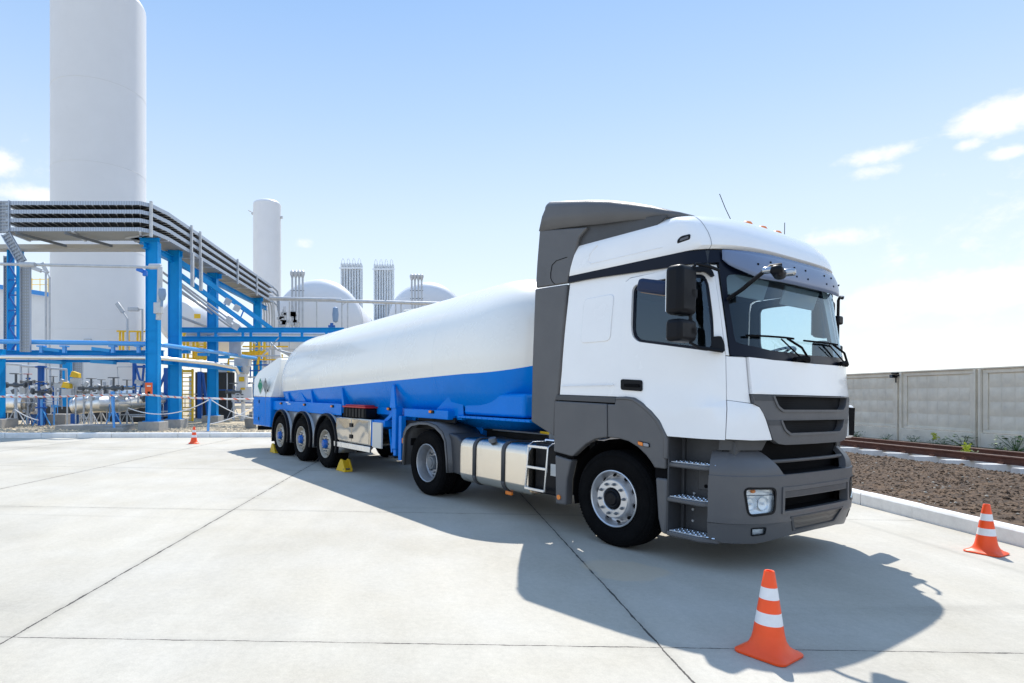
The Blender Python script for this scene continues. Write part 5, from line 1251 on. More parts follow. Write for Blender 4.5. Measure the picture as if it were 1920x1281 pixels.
# ================================================================== TRAFFIC CONES
def cone_proto():
    root = empty('traffic_cone')
    mb = MB(); hw = .175; rows = []
    n = 48
    def sq(r, z, k):          # from square (k=1) to round (k=0)
        out = []
        for i in range(n):
            t = 2*pi*i/n; c, s = cos(t), sin(t); q = 1/max(abs(c), abs(s)); f = (1-k)+k*min(q, 1.30)
            out.append((r*f*c, r*f*s, z))
        return out
    prof = [(.155, .002, 1), (.168, .003, 1), (.170, .016, 1), (.160, .024, 1), (.142, .034, .7), (.122, .055, .35), (.107, .09, .1), (.098, .13, 0)]
    rows = [sq(r, z, k)+[sq(r, z, k)[0]] for r, z, k in [(a*.88, b_, c_) for a, b_, c_ in prof]]; mb.grid(rows); mb.build('cone_base', ORED, root, smooth=50)
    def band(z0, z1, m, nm):
        r = lambda z: .0863+(z-.13)*(.030-.0863)/(.51-.13)
        k = MB(); k.lathe([(r(z0), z0), (r(z1), z1)] if z1 < .505 else [(r(z0), z0), (r(z1)-.001, z1-.004), (r(z1)-.004, z1), (r(z1)-.010, z1-.001), (r(z1)-.011, z1-.06)], 48, ax='z'); k.build(nm, m, root, smooth=30)
    band(.13, .19, ORED, 'orange_band'); band(.19, .262, CWHITE, 'white_band'); band(.262, .342, ORED, 'orange_band'); band(.342, .412, CWHITE, 'white_band'); band(.412, .51, ORED, 'orange_band')
    return root
c0 = cone_proto(); cones = [c0]+[copy_tree(c0) for _ in range(2)]
for o, (px, py, rz), lb in zip(cones, ((1441, 1226, .62), (1849, 1037, .5), (363.5, 832, .4)), ('orange cone with two white bands nearest the camera, standing in the truck shadow', 'orange and white cone by the white kerb at the right edge of the yard', 'small distant orange cone near the left kerb, before the pipe rack')):
    p = gat(px, py); o.location = p; o.rotation_euler = (GB, GA, rz); tag(o, lb, 'traffic cone', 'traffic cones around the truck')

# ================================================================== PLANT
def mk(name, loc, label, cat, group=None): return tag(empty(name, loc), label, cat, group)
class Loc:                                            # collects a mesh in world coordinates and stores it relative to its parent
    def __init__(s, root): s.i = Matrix.Translation(-root.location); s.root = root
    def b(s, mb, name, m, bevel=0, parent=None, **k): return mb.build(name, m, parent or s.root, bevel=bevel, xf=s.i, **k)
# ---- great storage tank
def vtank(name, x, y, r, ztop, label, m, dome=.35, rings=()):
    z0 = G(x, y); o = mk(name, (x, y, z0), label, 'storage tank'); L_ = Loc(o); h = ztop
    mb = MB(); prof = [(r, .0), (r, h-z0)]; mb.lathe([(r, 0), (r, (h-z0)*.5), (r, h-z0)], 96, ax='z'); mb.build('shell', m, o)
    mb = MB(); mb.lathe([(r*cos(t)**.8 if t < pi/2 else 0.001, h-z0+r*dome*sin(t)) for t in lin(0, pi/2-.001, 14)], 96, ax='z'); mb.build('dome', m, o)
    mb = MB()
    for z in rings: mb.lathe([(r+.001, z-.02), (r+.012, z-.01), (r+.012, z+.01), (r+.001, z+.02)], 96, ax='z')
    if rings: mb.build('weld_rings', m, o)
    return o
def shellmat(name, col):
    return mat(name, col, .42, var=.035, vscale=.35)
TW = shellmat('tank_shell_white', (.70, .71, .73))
bt = vtank('storage_tank', -25.4, 45.4, 3.22, 31.3, 'gigantic white vertical storage tank towering over the left side of the plant', TW, rings=(6, 12, 18, 24))
mb = MB(); mb.lathe([(3.25, 0), (3.6, 0), (3.6, .5), (3.25, .5)], 48, ax='z'); mb.build('plinth', CONC, bt)
mb = MB()
for i in range(3): mb.box((3.24*cos(-1.9), 3.24*sin(-1.9), 3.0), (.1, .1, .1))
mb.box((.9, -3.16, 5.1), (.5, .12, .25)); mb.build('nozzle_box', GALV, bt)
nt_ = vtank('column_tank', -20.8, 75.2, 1.72, 25.6, 'tall slim white column rising behind the pipe rack', TW, rings=(9, 17))
mb = MB(); mb.box((-1.8, 0, 24.4), (.35, .3, .25)); mb.box((1.8, 0, 23.9), (.35, .3, .25)); mb.tube((-1.85, 0, 24.5), (-2.3, -.3, 24.7), .06, 6); mb.build('lifting_lug', GALV, nt_)
# ---- two horizontal tanks with domed heads towards us
def htank(px, py, Y, R_, label, ln=16):
    c = at(px, py, Y); x = c.x; o = mk('horizontal_tank', (x, Y, G(x, Y)), label, 'gas tank', 'big horizontal tanks behind the trailer'); L_ = Loc(o)
    mb = MB(); prof = [(R_*sin(t)**.85 if t > 0 else .01, Y-R_*.38*cos(t)) for t in lin(0, pi/2, 14)]+[(R_, Y+ln)]+[(R_*cos(t) if t < 1.57 else .01, Y+ln+R_*.4*sin(t)) for t in lin(.01, pi/2, 10)]
    mb.lathe([(r, h) for r, h in prof], 80, c=(x, 0, c.z), ax='y'); L_.b(mb, 'vessel', TW)
    mb = MB(); mb.lathe([(R_+.01, Y), (R_+.035, Y+.03), (R_+.035, Y+.10), (R_+.01, Y+.13)], 80, c=(x, 0, c.z), ax='y'); L_.b(mb, 'head_ring', TW)
    for q in (2, ln-3): mb = MB(); mb.bb(x-R_*.8, x+R_*.8, Y+q, Y+q+.6, G(x, Y)-.2, c.z-R_*.55); L_.b(mb, 'saddle', CONC)
    return o, c
h1, c1 = htank(597, 607, 45, 3.35, 'big white horizontal tank with rounded head, left of the two tube towers')
h2, c2 = htank(800, 601, 50, 3.2, 'big white horizontal tank with rounded head, right of the two tube towers')
# vents by the tanks
def vents(pxs, ytop, ybot, Y, label):
    o = mk('vent_stack', at(pxs[0], 700, Y), label, 'vent pipes', 'vent pipe groups at the horizontal tanks'); L_ = Loc(o)
    for px in pxs:
        mb = MB(); a = at(px, ybot, Y); b = at(px, ytop+6, Y); mb.tube(a, b, .075, 8); p = L_.b(mb, 'vent_pipe', GALV)
        mb = MB(); mb.lathe([(.08, b.z-.3), (.16, b.z-.05), (.16, b.z+.12), (.03, b.z+.26)], 10, c=(b.x, b.y, 0), ax='z'); L_.b(mb, 'vent_cap', GALV, parent=p)
    mb = MB()
    for y in (545, 560): mb.tube(at(pxs[0]-3, y, Y), at(pxs[-1]+3, y, Y), .03, 6)
    L_.b(mb, 'tie_bar', GALVD)
vents((548, 554.5, 561, 567.5), 507, 620, 42, 'cluster of four thin grey vent pipes with caps before the left horizontal tank')
vents((772, 778, 784.5, 790.5), 513, 620, 47, 'cluster of four thin grey vent pipes with caps before the right horizontal tank')
# ---- vaporiser towers
def vapor(px0, px1, ytop, Y, label):
    n = 8; o = mk('vaporiser_tower', (at((px0+px1)/2, 700, Y).x, Y, G(0, Y)), label, 'vaporiser', 'towers of finned tubes'); L_ = Loc(o)
    x0, x1 = at(px0, 0, Y).x, at(px1, 0, Y).x; d = (x1-x0)/n; zt = at(0, ytop, Y).z
    VM = mat('finned_aluminium', (.75, .78, .80), .6, var=.1)
    for i in range(n):
        x = x0+d*(i+.5); mb = MB()
        for j in range(4):
            yy = Y+j*d*1.05
            for k in range(4): a = k*pi/4; mb.box((x, yy, (zt+3)/2), (d*.74, .02, zt-3), Matrix.Rotation(a, 3, 'Z'))
            mb.tube((x, yy, 2.5), (x, yy, zt+.1), .05, 6)
        L_.b(mb, 'finned_tube', VM)
    mb = MB()
    for i in range(n//2):
        x = x0+d*(2*i+.5); c = Vector((x+d/2, Y, zt+.1)); mb.path([c+Vector((-d/2*cos(t), 0, .4*sin(t))) for t in lin(0, pi, 7)], .035, 5)
    for z in (zt-.5, zt-4, zt-8): mb.bb(x0-.08, x1+.08, Y-d*.55, Y-d*.5, z-.08, z+.08)
    L_.b(mb, 'header_pipe', VM)
vapor(638, 679, 494, 60, 'left tower of tall grey finned tubes behind the trailer tank')
vapor(700, 739, 496, 60, 'right tower of tall grey finned tubes behind the trailer tank')
# ---- white hall at the far left
bz = mk('white_hall', (-38, 48, G(-38, 48)), 'low white hall with a sloping bright blue roof edge behind the giant tank', 'building'); L_ = Loc(bz)
HW_ = mat('hall_cladding', (.84, .84, .84), .6, var=.05, vscale=1)
mb = MB(); a, b = at(-160, 515, 47), at(100, 558, 47); mb.add([(a.x, 47, -1), (b.x+.3, 47, -1), (b.x+.3, 47, b.z), (a.x, 47, a.z), (a.x, 60, -1), (b.x+.3, 60, -1), (b.x+.3, 60, b.z), (a.x, 60, a.z)], [(0, 1, 2, 3), (4, 5, 6, 7), (0, 4, 7, 3), (1, 5, 6, 2), (3, 2, 6, 7)]); L_.b(mb, 'wall', HW_)
mb = MB(); mb.beam(Vector((a.x, 46.8, a.z+.1)), Vector((b.x+.4, 46.8, b.z+.1)), .3, .32); L_.b(mb, 'roof_edge', mat('edge_blue', (.05, .30, .75), .4))
mb = MB()
for px in (8, 52, 86): q = at(px, 600, 46.9); mb.bb(q.x-.02, q.x+.02, 46.93, 46.98, 0, at(px, 540+px*.17, 47).z)
sep(mb, 'cladding_joint', GALV, bz, xf=L_.i)
mb = MB(); 
for px in (60, 75, 90): q = at(px, 548, 50); mb.tube((q.x, 50, at(px, 560, 50).z), (q.x, 50, at(px, 522, 50).z), .03, 5)
for py in (524, 534): mb.tube(at(58, py, 50), at(96, py, 50), .03, 5)
L_.b(mb, 'roof_railing', YEL)

# ---- pipe rack: columns
def footing(L_, x, y, w=.85, h=.34):
    mb = MB(); z = G(x, y); mb.bb(x-w/2, x+w/2, y-w/2, y+w/2, z-.2, z+h); return L_.b(mb, 'footing', CONC, bevel=.02)
COLS = [((287.5-808)/1110*23.9, 23.9, 455, 'first blue column of the pipe rack, standing at its bend'), ((328-808)/1110*26.1, 26.1, 470, 'second blue column of the pipe rack, right of the bend column'),
        ((399-808)/1110*31.0, 31.0, 512, 'third blue column of the pipe rack, under the middle of the receding trays'), ((483-808)/1110*38.6, 38.6, 560, 'farthest blue column of the pipe rack, by the tank trailer rear')]
for x, y, ptop, lb in COLS:
    z = G(x, y); o = mk('rack_column', (x, y, z), lb, 'column', 'blue columns of the pipe rack'); L_ = Loc(o); footing(L_, x, y)
    zt = at(0, ptop, y).z; mb = MB(); W2 = .245
    for s in (-1, 1): mb.bb(x+s*W2-(.0), x+s*(W2-.025), y-.16, y+.16, z+.34, zt)
    mb.bb(x-W2+.026, x+W2-.026, y-.10, y-.08, z+.34, zt); L_.b(mb, 'shaft', PBLUE, bevel=.006)
    mb = MB(); mb.bb(x-.32, x+.32, y-.25, y+.25, z+.341, z+.37); L_.b(mb, 'base_plate', PBLUE)
    mb = MB()
    for pz in (z+3.1, z+3.6, z+4.0): mb.bb(x-W2-.01, x+W2+.01, y-.172, y-.162, pz, pz+.03)
    L_.b(mb, 'band', PBLUE)
for px, pb, Y, pt, lb in ((-4, 795, 24.1, 655, 'blue post at the extreme left edge of the picture'), (127, 783, 33.0, 668, 'short blue post between two cable ladders under the low beam')):
    x = (px-808)/1110*Y; z = G(x, Y); o = mk('rack_column', (x, Y, z), lb, 'column', 'blue columns of the pipe rack'); L_ = Loc(o); footing(L_, x, Y, 1.0)
    mb = MB(); zt = at(0, pt, Y).z; mb.bb(x-.21, x+.21, Y-.16, Y+.16, z+.34, zt); L_.b(mb, 'shaft', PBLUE, bevel=.01)
# lattice column at left
x, Y = (29-808)/1110*25, 25.0; z = G(x, Y); o = mk('lattice_column', (x, Y, z), 'blue lattice column with zigzag bracing under the left end of the rack', 'column'); L_ = Loc(o)
zt = at(0, 466, Y).z; mb = MB()
for s in (-1, 1): mb.bb(x+s*.2-.03, x+s*.2+.03, Y-.2, Y+.2, z+2.95, zt)
L_.b(mb, 'chord', PBLUE, bevel=.006); mb = MB(); zz = z+2.95; k = 1
while zz < zt-.5: mb.beam((x-k*.18, Y-.15, zz), (x+k*.18, Y-.15, zz+.62), .03, .07); mb.bb(x-.17, x+.17, Y-.16, Y-.13, zz+.6, zz+.66); zz += .64; k = -k
L_.b(mb, 'bracing', PBLUE2)
# ---- cable trays
def offs(path, d):
    out = []
    for i, p in enumerate(path):
        a = (path[i]-path[i-1]).normalized() if i > 0 else None; b = (path[i+1]-path[i]).normalized() if i < len(path)-1 else None
        na = Vector((-a.y, a.x)) if a else None; nb = Vector((-b.y, b.x)) if b else None
        n = (na+nb).normalized() if (a and b) else (na or nb); k = 1/max(.4, n.dot(na or nb)); out.append(p+n*d*k)
    return out
PA = [Vector(p) for p in ((-16.55, 23.0), (-11.3, 23.0), (-11.0, 23.35), (-10.82, 24.4), (-10.80, 27.5), (-10.95, 41.0))]
rack = mk('cable_tray_rack', (-14, 23, 8), 'four stacked galvanised cable trays running left to right and then back along the blue columns', 'cable trays'); L_ = Loc(rack)
TZ = [8.92, 8.585, 8.25, 7.90]
def slots(nt, b, tc):
    N = nt.nodes; Lk = nt.links; sx = N.new('ShaderNodeSeparateXYZ'); Lk.new(tc.outputs['Object'], sx.inputs[0])
    def M(op, a, c=None):
        q = N.new('ShaderNodeMath'); q.operation = op
        for i, v in enumerate((a, c)):
            if v is None: continue
            if isinstance(v, (int, float)): q.inputs[i].default_value = v
            else: Lk.new(v, q.inputs[i])
        return q.outputs[0]
    s = M('GREATER_THAN', M('FRACT', M('MULTIPLY', M('ADD', sx.outputs[0], sx.outputs[1]), 10.0)), .6)
    mx = N.new('ShaderNodeMix'); mx.data_type = 'RGBA'; mx.inputs[6].default_value = (.42, .48, .56, 1); mx.inputs[7].default_value = (.32, .36, .43, 1); Lk.new(s, mx.inputs[0]); Lk.new(mx.outputs[2], b.inputs['Base Color'])
TRM = mat('tray_side', (.60, .63, .67), .45, metal=.2, extra=slots)
for k, z in enumerate(TZ):
    mb = MB(); nearp = PA; farp = offs(PA, 1.45)
    for pth, s in ((nearp, 1), (farp, -1)):
        q = offs(pth, .03*s)
        mb.grid([[(p.x, p.y, z) for p in pth], [(p.x, p.y, z+.15) for p in pth], [(p.x, p.y, z+.15) for p in q], [(p.x, p.y, z) for p in q], [(p.x, p.y, z) for p in pth]])
    t = L_.b(mb, 'tray_side_rail', TRM, smooth=20)
    mb = MB(); a, b = offs(PA, .035), offs(PA, 1.41); mb.grid([[(p.x, p.y, z+.012) for p in a], [(p.x, p.y, z+.012) for p in b]])
    # rungs
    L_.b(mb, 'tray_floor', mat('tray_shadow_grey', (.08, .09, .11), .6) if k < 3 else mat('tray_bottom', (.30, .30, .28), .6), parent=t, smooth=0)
    mb = MB()
    def walk(P, Q, step_):
        out = []
        for i in range(len(P)-1):
            n = max(1, int((P[i+1]-P[i]).length/step_))
            for j in range(n): f = j/n; out.append((P[i].lerp(P[i+1], f), Q[i].lerp(Q[i+1], f)))
        return out
    for p, q in walk(PA, farp, .30 if k < 3 else 1.9): mb.beam((p.x, p.y, z-.012), (q.x, q.y, z-.012), .04 if k < 3 else .09, .02 if k < 3 else .05)
    L_.b(mb, 'tray_rung', GALV, parent=t)
    # bundles of cable lying in the tray
    mb = MB()
    for j in range(5 if k < 3 else 3): c = offs(PA, .25+j*.24); mb.path([(p.x, p.y, z+.06) for p in c], .045, 6)
    L_.b(mb, 'cables', BLACKP, parent=t)
mb = MB(); i_ = offs(PA, -.02)
for p in ((-11.05, 23.28), (-10.80, 26.6), (-10.80, 27.6), (-10.88, 33.2), (-10.92, 37.0)):
    mb.bb(p[0]-.0, p[0]+.09, p[1]-.05, p[1]+.05, 7.75, 9.15 if p[1] < 36 else 9.0)
for y in (26.6, 27.6): mb.bb(-10.78, -10.66, y-.08, y+.08, 6.4, 7.9)
sep(mb, 'tray_hanger', GALV, rack, xf=L_.i)
mb = MB()
for x, y in ((-11.4, 23.9), (-11.3, 26.1), (-11.35, 31), (-11.4, 38.6)): mb.ibeam((-10.95, y, 7.74), (-11.75, y, 7.74), .18, .24)
mb.ibeam((-11.4, 23.5, 7.5), (-11.4, 41, 7.5), .2, .25); sep(mb, 'tray_bearer', PBLUE, rack, xf=L_.i)
mb = MB()
for x in (-15.6, -13.7): mb.beam((x-.5, 22.95, 7.82), (x+.5, 24.7, 7.72), .05, .10)
sep(mb, 'tray_brace', GALVD, rack, xf=L_.i)
mb = MB(); mb.bb(-18.6, -11.6, 24.6, 25.2, 7.62, 7.80); L_.b(mb, 'back_duct', mat('duct_beige', (.42, .40, .36), .5))
mb = MB()
for j in range(5): x = -11.0-.18*j; mb.path([(x, 40.9, 7.95+.1*j), (x, 41.4, 7.8), (x, 41.6, 7.2), (x, 41.6, 3.5)], .05, 6)
L_.b(mb, 'drop_cables', GALV)
mb = MB(); 
for k, z in enumerate(TZ): mb.path([(-10.95, 41.0, z+.08), (-10.8, 41.6, z-.1), (-10.75, 41.9, z-.8), (-10.75, 41.9, 5)], .06, 6)
L_.b(mb, 'cable_bend', TRM)
# left end: vertical tray plus sloping and falling cable ladders
lad = mk('cable_ladder', at(9, 600, 23), 'wide grey perforated cable ladder dropping from the left end of the trays', 'cable ladder'); L_ = Loc(lad)
def ladder(a, b, w, side=(1, 0, 0), step_=.12, nm='ladder_run', mat_=TRM):
    a, b, s = Vector(a), Vector(b), Vector(side).normalized()*w/2; mb = MB(); mb.beam(a-s, b-s, .03, .10, (0, 1, 0)); mb.beam(a+s, b+s, .03, .10, (0, 1, 0)); n = int((b-a).length/step_)
    mb.grid([[a-s+Vector((0, .04, 0)), b-s+Vector((0, .04, 0))], [a+s+Vector((0, .04, 0)), b+s+Vector((0, .04, 0))]])
    L_.b(mb, nm, mat_); mb = MB()
    for i in range(n): p = a.lerp(b, (i+.5)/n); mb.beam(p-s*.93, p+s*.93, .015, .045, (b-a).normalized())
    L_.b(mb, 'ladder_rung', mat('rung_grey', (.34, .37, .40), .5))
ladder(at(8, 376, 23), at(8, 437, 23), .40); ladder(at(10, 437, 23), at(42, 492, 23), .32, (1, 0, .55))
ladder(at(48, 500, 24), at(48, 660, 24), .38); ladder(at(14, 480, 25.3), at(14, 660, 25.3), .26)
ladder(at(146, 672, 32), at(146, 775, 32), .5); ladder(at(118, 680, 33.6), at(116, 760, 33.6), .3)
# conduit with couplings
cd = mk('conduit_pipe', at(150, 497, 22.8), 'thin level grey conduit pipe crossing in front of the giant tank', 'pipe'); L_ = Loc(cd)
mb = MB(); mb.path([at(-60, 494, 22.8), at(40, 496, 22.8), at(268, 501, 22.8), at(290, 502, 22.8)], .055, 10); L_.b(mb, 'pipe_run', GALV)
mb = MB(); mb.tube(at(37, 496, 22.7), at(66, 497, 22.7), .1, 10); mb.tube(at(280, 500, 22.7), at(302, 500, 22.7), .11, 10); mb.path([at(300, 500, 22.7), at(300, 520, 22.7), at(299, 572, 22.7), at(297, 600, 22.7)], .10, 10); mb.box(at(297, 578, 22.6), (.3, .2, .42)); L_.b(mb, 'junction_box', GALV, bevel=.02)
mb = MB(); mb.box(at(264, 507, 22.9), (.28, .2, .16), Matrix.Rotation(.4, 3, 'Y')); mb.box(at(272, 513, 22.9), (.16, .12, .2)); L_.b(mb, 'pipe_clamp', mat('clamp_blue', (.01, .15, .6), .3), bevel=.02)
mb = MB(); mb.lathe([(.0, -.28), (.10, -.2), (.15, 0), (.13, .2), (0, .26)], 12, c=at(304, 552, 22.5), ax='z'); mb.tube(at(304, 562, 22.5), at(303, 575, 22.5), .05, 8); L_.b(mb, 'pear_lamp', mat('lamp_body_blue', (.2, .3, .45), .3))
# ---- blue low beam line with pipes along the front of the plant
lb_ = mk('low_pipe_rack', at(140, 670, 24.6), 'low blue beam line carrying a blue pipe and a polished pipe along the plant front', 'pipe rack'); L_ = Loc(lb_)
BZ = at(0, 663, 24.8).z
mb = MB(); a, b, c = Vector((-19.5, 24.8, BZ)), Vector((-11.2, 24.8, BZ)), Vector((-9.4, 33.5, BZ+.0)); mb.ibeam(a, b, .25, .26, .03); mb.ibeam((-11.4, 24.6, BZ-.28), (-10.8, 34.5, BZ-.28), .25, .3, .03); mb.ibeam((-19.5, 24.8, BZ-.32), (-11.2, 24.8, BZ-.32), .14, .10, .02)
L_.b(mb, 'beam', PBLUE)
PB_ = mat('blue_pipe_paint', (.08, .36, .80), .25, coat=.3)
mb = MB(); mb.path([at(-40, 640, 24.2), at(200, 643.5, 24.2), at(262, 645, 24.2), at(288, 645, 24.3), at(312, 648, 24.8), at(400, 660, 29.2), at(480, 672, 34.2)], .095, 12); L_.b(mb, 'blue_pipe', PB_)
mb = MB(); mb.path([at(-40, 669.5, 24.0), at(200, 671, 24.0), at(290, 671, 24.0), at(312, 673, 24.4), at(400, 682, 27.5), at(442, 690, 30), at(447, 700, 30.4)], .085, 12); L_.b(mb, 'polished_pipe', PIPEI)
mb = MB()
for px, Y in ((78, 24.3), (121, 24.3), (212, 24.3), (260, 24.3)):
    p = at(px, 655, Y); mb.box(p, (.12, .14, .3)); mb.box(p+Vector((0, 0, .12)), (.24, .3, .06)); mb.tube(p+Vector((0, -.16, .3)), p+Vector((0, .16, .3)), .02, 6)
sep(mb, 'pipe_shoe', PB_, lb_, xf=L_.i)
mb = MB()
for px, Y in ((98, 24.4), (192, 24.4)): p = at(px, 656, Y); mb.box(p, (.75, .3, .13), Matrix.Rotation(.12, 3, 'Y'))
for px, Y in ((98, 24.6), (194, 24.6), (268, 24.6)): p = at(px, 679, Y); mb.box(p, (.95, .3, .14), Matrix.Rotation(.06, 3, 'Y'))
for px in (345, 382, 420): p = at(px, 660+(px-345)*.13, 27+(px-345)*.05); mb.box(p, (.5, .3, .14))
sep(mb, 'bracket_plate', mat('bracket_blue', (.01, .30, .66), .35), lb_, xf=L_.i)
# ---- braced blue frame under the rack, and yellow steelwork behind
bf = mk('braced_frame', at(255, 740, 27.5), 'dark blue braced steel frame with a V of struts beside the first column', 'steel frame'); L_ = Loc(bf)
mb = MB(); A_ = lambda px, py, Y=27.5: at(px, py, Y)
for p, q, w in ((A_(252, 680), A_(252, 742), .13), (A_(254, 684), A_(267, 728), .08), (A_(270, 684), A_(266, 728), .08), (A_(266, 725), A_(263, 742), .12)): mb.beam(p, q, w, w, (0, 1, 0))
for p, q, w in ((at(312, 690, 30), at(312, 780, 30), .2), (at(375, 697, 31.5), at(375, 785, 31.5), .2), (at(310, 700, 30), at(296, 735, 30), .1), (at(380, 700, 31.5), at(390, 780, 31.5), .12)): mb.beam(p, q, w, w, (0, 1, 0))
mb.beam(at(250, 688, 27.5), at(300, 688, 27.5), .1, .1); sep(mb, 'strut', PBLUE2, bf, xf=L_.i)
# upper horizontal pair of beams towards the right + diagonal stair stringers
ub = mk('pipe_bridge', at(480, 628, 31), 'pair of level blue beams with pipes between them running right behind the tanker', 'pipe bridge'); L_ = Loc(ub)
mb = MB()
for py, h in ((619, .26), (636, .26)): mb.ibeam(at(338, py, 30), at(645, py+(.5), 30), .2, h, .03)
for px in (372, 404, 455, 470, 525, 566, 612): mb.bb(at(px, 0, 30).x-.06, at(px, 0, 30).x+.06, 29.97, 30.1, at(0, 636, 30).z, at(0, 619, 30).z)
L_.b(mb, 'beam', PBLUE)
mb = MB()
for py, r, Y in ((626, .06, 30.6), (631, .05, 30.4), (629, .07, 31.2)): mb.tube(at(350, py, Y), at(650, py+1, Y), r, 8)
L_.b(mb, 'pipe_run', GALV)
mb = MB(); mb.path([at(520, 656, 33), at(540, 662, 33), at(575, 664, 33)], .06, 8); mb.path([at(505, 640, 33), at(520, 655, 33), at(545, 668, 33)], .05, 8); mb.tube(at(440, 655, 32), at(560, 655, 32), .03, 6); mb.tube(at(452, 625, 31), at(524, 622, 31), .03, 6)
L_.b(mb, 'branch_pipe', GALV)
st_ = mk('stair_stringers', at(430, 560, 30), 'sloping blue truss descending from the tray bend towards the tanker', 'steel truss'); L_ = Loc(st_)
def P3(px, py): return at(px, py, 26.6+(px-338)/(520-338)*7.5)
mb = MB(); mb.beam(P3(338, 492), P3(522, 626), .10, .24); mb.beam(P3(338, 516), P3(490, 628), .10, .22)
mb.tube(P3(500, 612), P3(522, 626), .05, 6)
for px in (368, 398, 428, 458, 482): mb.beam(P3(px, 492+(px-338)*.728), P3(px-8, 516+(px-346)*.737), .05, .07, (0, 1, 0))
sep(mb, 'truss_chord', PBLUE, st_, xf=L_.i)
mb = MB()
for (x0, y0), (x1, y1), r in (((302, 508), (480, 645), .06), ((302, 523), (455, 628), .05), ((340, 532), (470, 628), .05), ((322, 588), (395, 616), .07), ((338, 545), (430, 612), .06)): mb.tube(at(x0, y0, 28), at(x1, y1, 33), r, 8)
mb.path([at(524, 632, 30), at(505, 655, 30), at(490, 668, 30)], .04, 6)
sep(mb, 'hand_rail', GALV, st_, xf=L_.i)
mb = MB()
for px, py in ((427, 566), (444, 578), (430, 600), (442, 612)): mb.box(at(px, py, 29.5), (.32, .05, .32), Matrix.Rotation(.5, 3, 'Y'))
mb.box(at(441, 640, 31.8), (.62, .1, 1.6)); sep(mb, 'perforated_plate', GALV, st_, xf=L_.i)
ys = mk('yellow_stair', at(356, 740, 30), 'yellow ladder with many rungs between the second and third blue columns', 'ladder'); L_ = Loc(ys)
mb = MB(); mb.tube(at(361, 692, 29.5), at(361, 790, 29.5), .06, 8); mb.tube(at(341, 692, 29.5), at(341, 790, 29.5), .05, 8); L_.b(mb, 'stile', YEL)
mb = MB()
for i in range(12): mb.tube(at(341, 700+i*8, 29.5), at(361, 700+i*8, 29.5), .025, 6)
mb.box(at(350, 696, 29.4), (.7, .06, .12)); sep(mb, 'rung', YEL, ys, xf=L_.i)
yf = mk('yellow_platform', at(370, 645, 36), 'yellow railed platform with posts and valves behind the blue columns', 'platform'); L_ = Loc(yf)
mb = MB()
for px in (345, 352, 363, 370, 384, 392, 470, 476, 486, 496): mb.tube(at(px, 624, 36), at(px, 676, 36), .08, 6)
for py in (626, 650, 672): mb.tube(at(342, py, 36), at(398, py, 36), .05, 6)
mb.box(at(380, 666, 35.8), (.9, .1, .55)); mb.tube(at(455, 650, 37), at(540, 650, 37), .05, 6); mb.bb(at(455, 0, 37).x, at(500, 0, 37).x, 36.8, 37.4, at(0, 668, 37).z, at(0, 660, 37).z); sep(mb, 'railing_post', YEL, yf, xf=L_.i)
yr = mk('yellow_railing', at(250, 640, 33), 'yellow handrail in front of the giant tank base', 'railing'); L_ = Loc(yr)
mb = MB()
for px in (225, 231, 241, 258, 264): mb.tube(at(px, 621, 33), at(px, 662, 33), .06, 6)
mb.tube(at(219, 621, 33), at(276, 622, 33), .05, 6); mb.tube(at(225, 640, 33), at(276, 641, 33), .03, 6); sep(mb, 'rail_post', YEL, yr, xf=L_.i)
# street lamps
def lamp_post(px, ybot, ytop, arm, Y, label, big=True):
    p = at(px, ybot, Y); o = mk('lamp_post', p, label, 'lamp post', 'lamp posts of the plant'); L_ = Loc(o); t = at(px, ytop, Y)
    mb = MB(); k = .001*Y; mb.tube(p, t, .05 if big else .03, 8); e = at(px+arm[0], ytop+arm[1], Y); mb.tube(t, e, .04, 8); L_.b(mb, 'pole', GALV)
    mb = MB(); d = (e-t).normalized(); f = e+d*.5*(Y/26); mb.beam(e, f, .09*Y/20, .14*Y/20); L_.b(mb, 'lamp_head', GALV, bevel=.03)
lamp_post(239, 670, 598, (-8, -12), 27, 'curved street lamp leaning left in front of the giant tank')
lamp_post(86, 690, 511, (-8, -3), 30, 'tall twin-pole lamp beside the left edge of the giant tank'); lamp_post(93, 690, 520, (-4, -8), 31, 'thinner pole standing just right of the tall twin-pole lamp')
lamp_post(267, 640, 580, (-6, 0), 30, 'thin camera mast left of the first blue column')
# insulated silver process pipes near the ground
def bigpipe(pts, r, label, Y):
    o = mk('insulated_pipe', pts[0], label, 'process pipe', 'silver clad pipes near the ground'); L_ = Loc(o)
    mb = MB(); mb.path(pts, r, 20); L_.b(mb, 'cladding', PIPEI)
    mb = MB(); d = (pts[-1]-pts[0])
    for i in range(6): c = pts[0].lerp(pts[-1], (i+.5)/6); 
    for i in range(len(pts)-1):
        n = max(1, int((pts[i+1]-pts[i]).length/.5)); dd = (pts[i+1]-pts[i]).normalized()
        for j in range(n): c = pts[i].lerp(pts[i+1], (j+.5)/n); mb.tube(c-dd*.02, c+dd*.02, r*1.05, 20)
    L_.b(mb, 'cladding_band', ALU)
    mb = MB()
    for i in (0, len(pts)-1): c = pts[i]; mb.bb(c.x-.12, c.x+.12, c.y-.12, c.y+.12, G(c.x, c.y)-.1, c.z-r*.8)
    L_.b(mb, 'pipe_support', PBLUE2, bevel=.01)
    return o
bigpipe([at(-60, 756, 26), at(48, 757, 26), at(60, 759, 26.3), at(66, 760, 27)], .40, 'thick silver clad pipe at the left edge near the ground', 26)
bigpipe([at(140, 763, 26), at(152, 760, 26), at(185, 757, 26), at(222, 758, 26.8), at(262, 750, 28.2), at(300, 748, 30)], .38, 'thick silver clad pipe with bends between the posts left of the first column', 26)
bigpipe([at(218, 738, 30), at(246, 739, 30), at(296, 737, 30)], .20, 'slimmer silver pipe behind the bent clad pipe', 30)
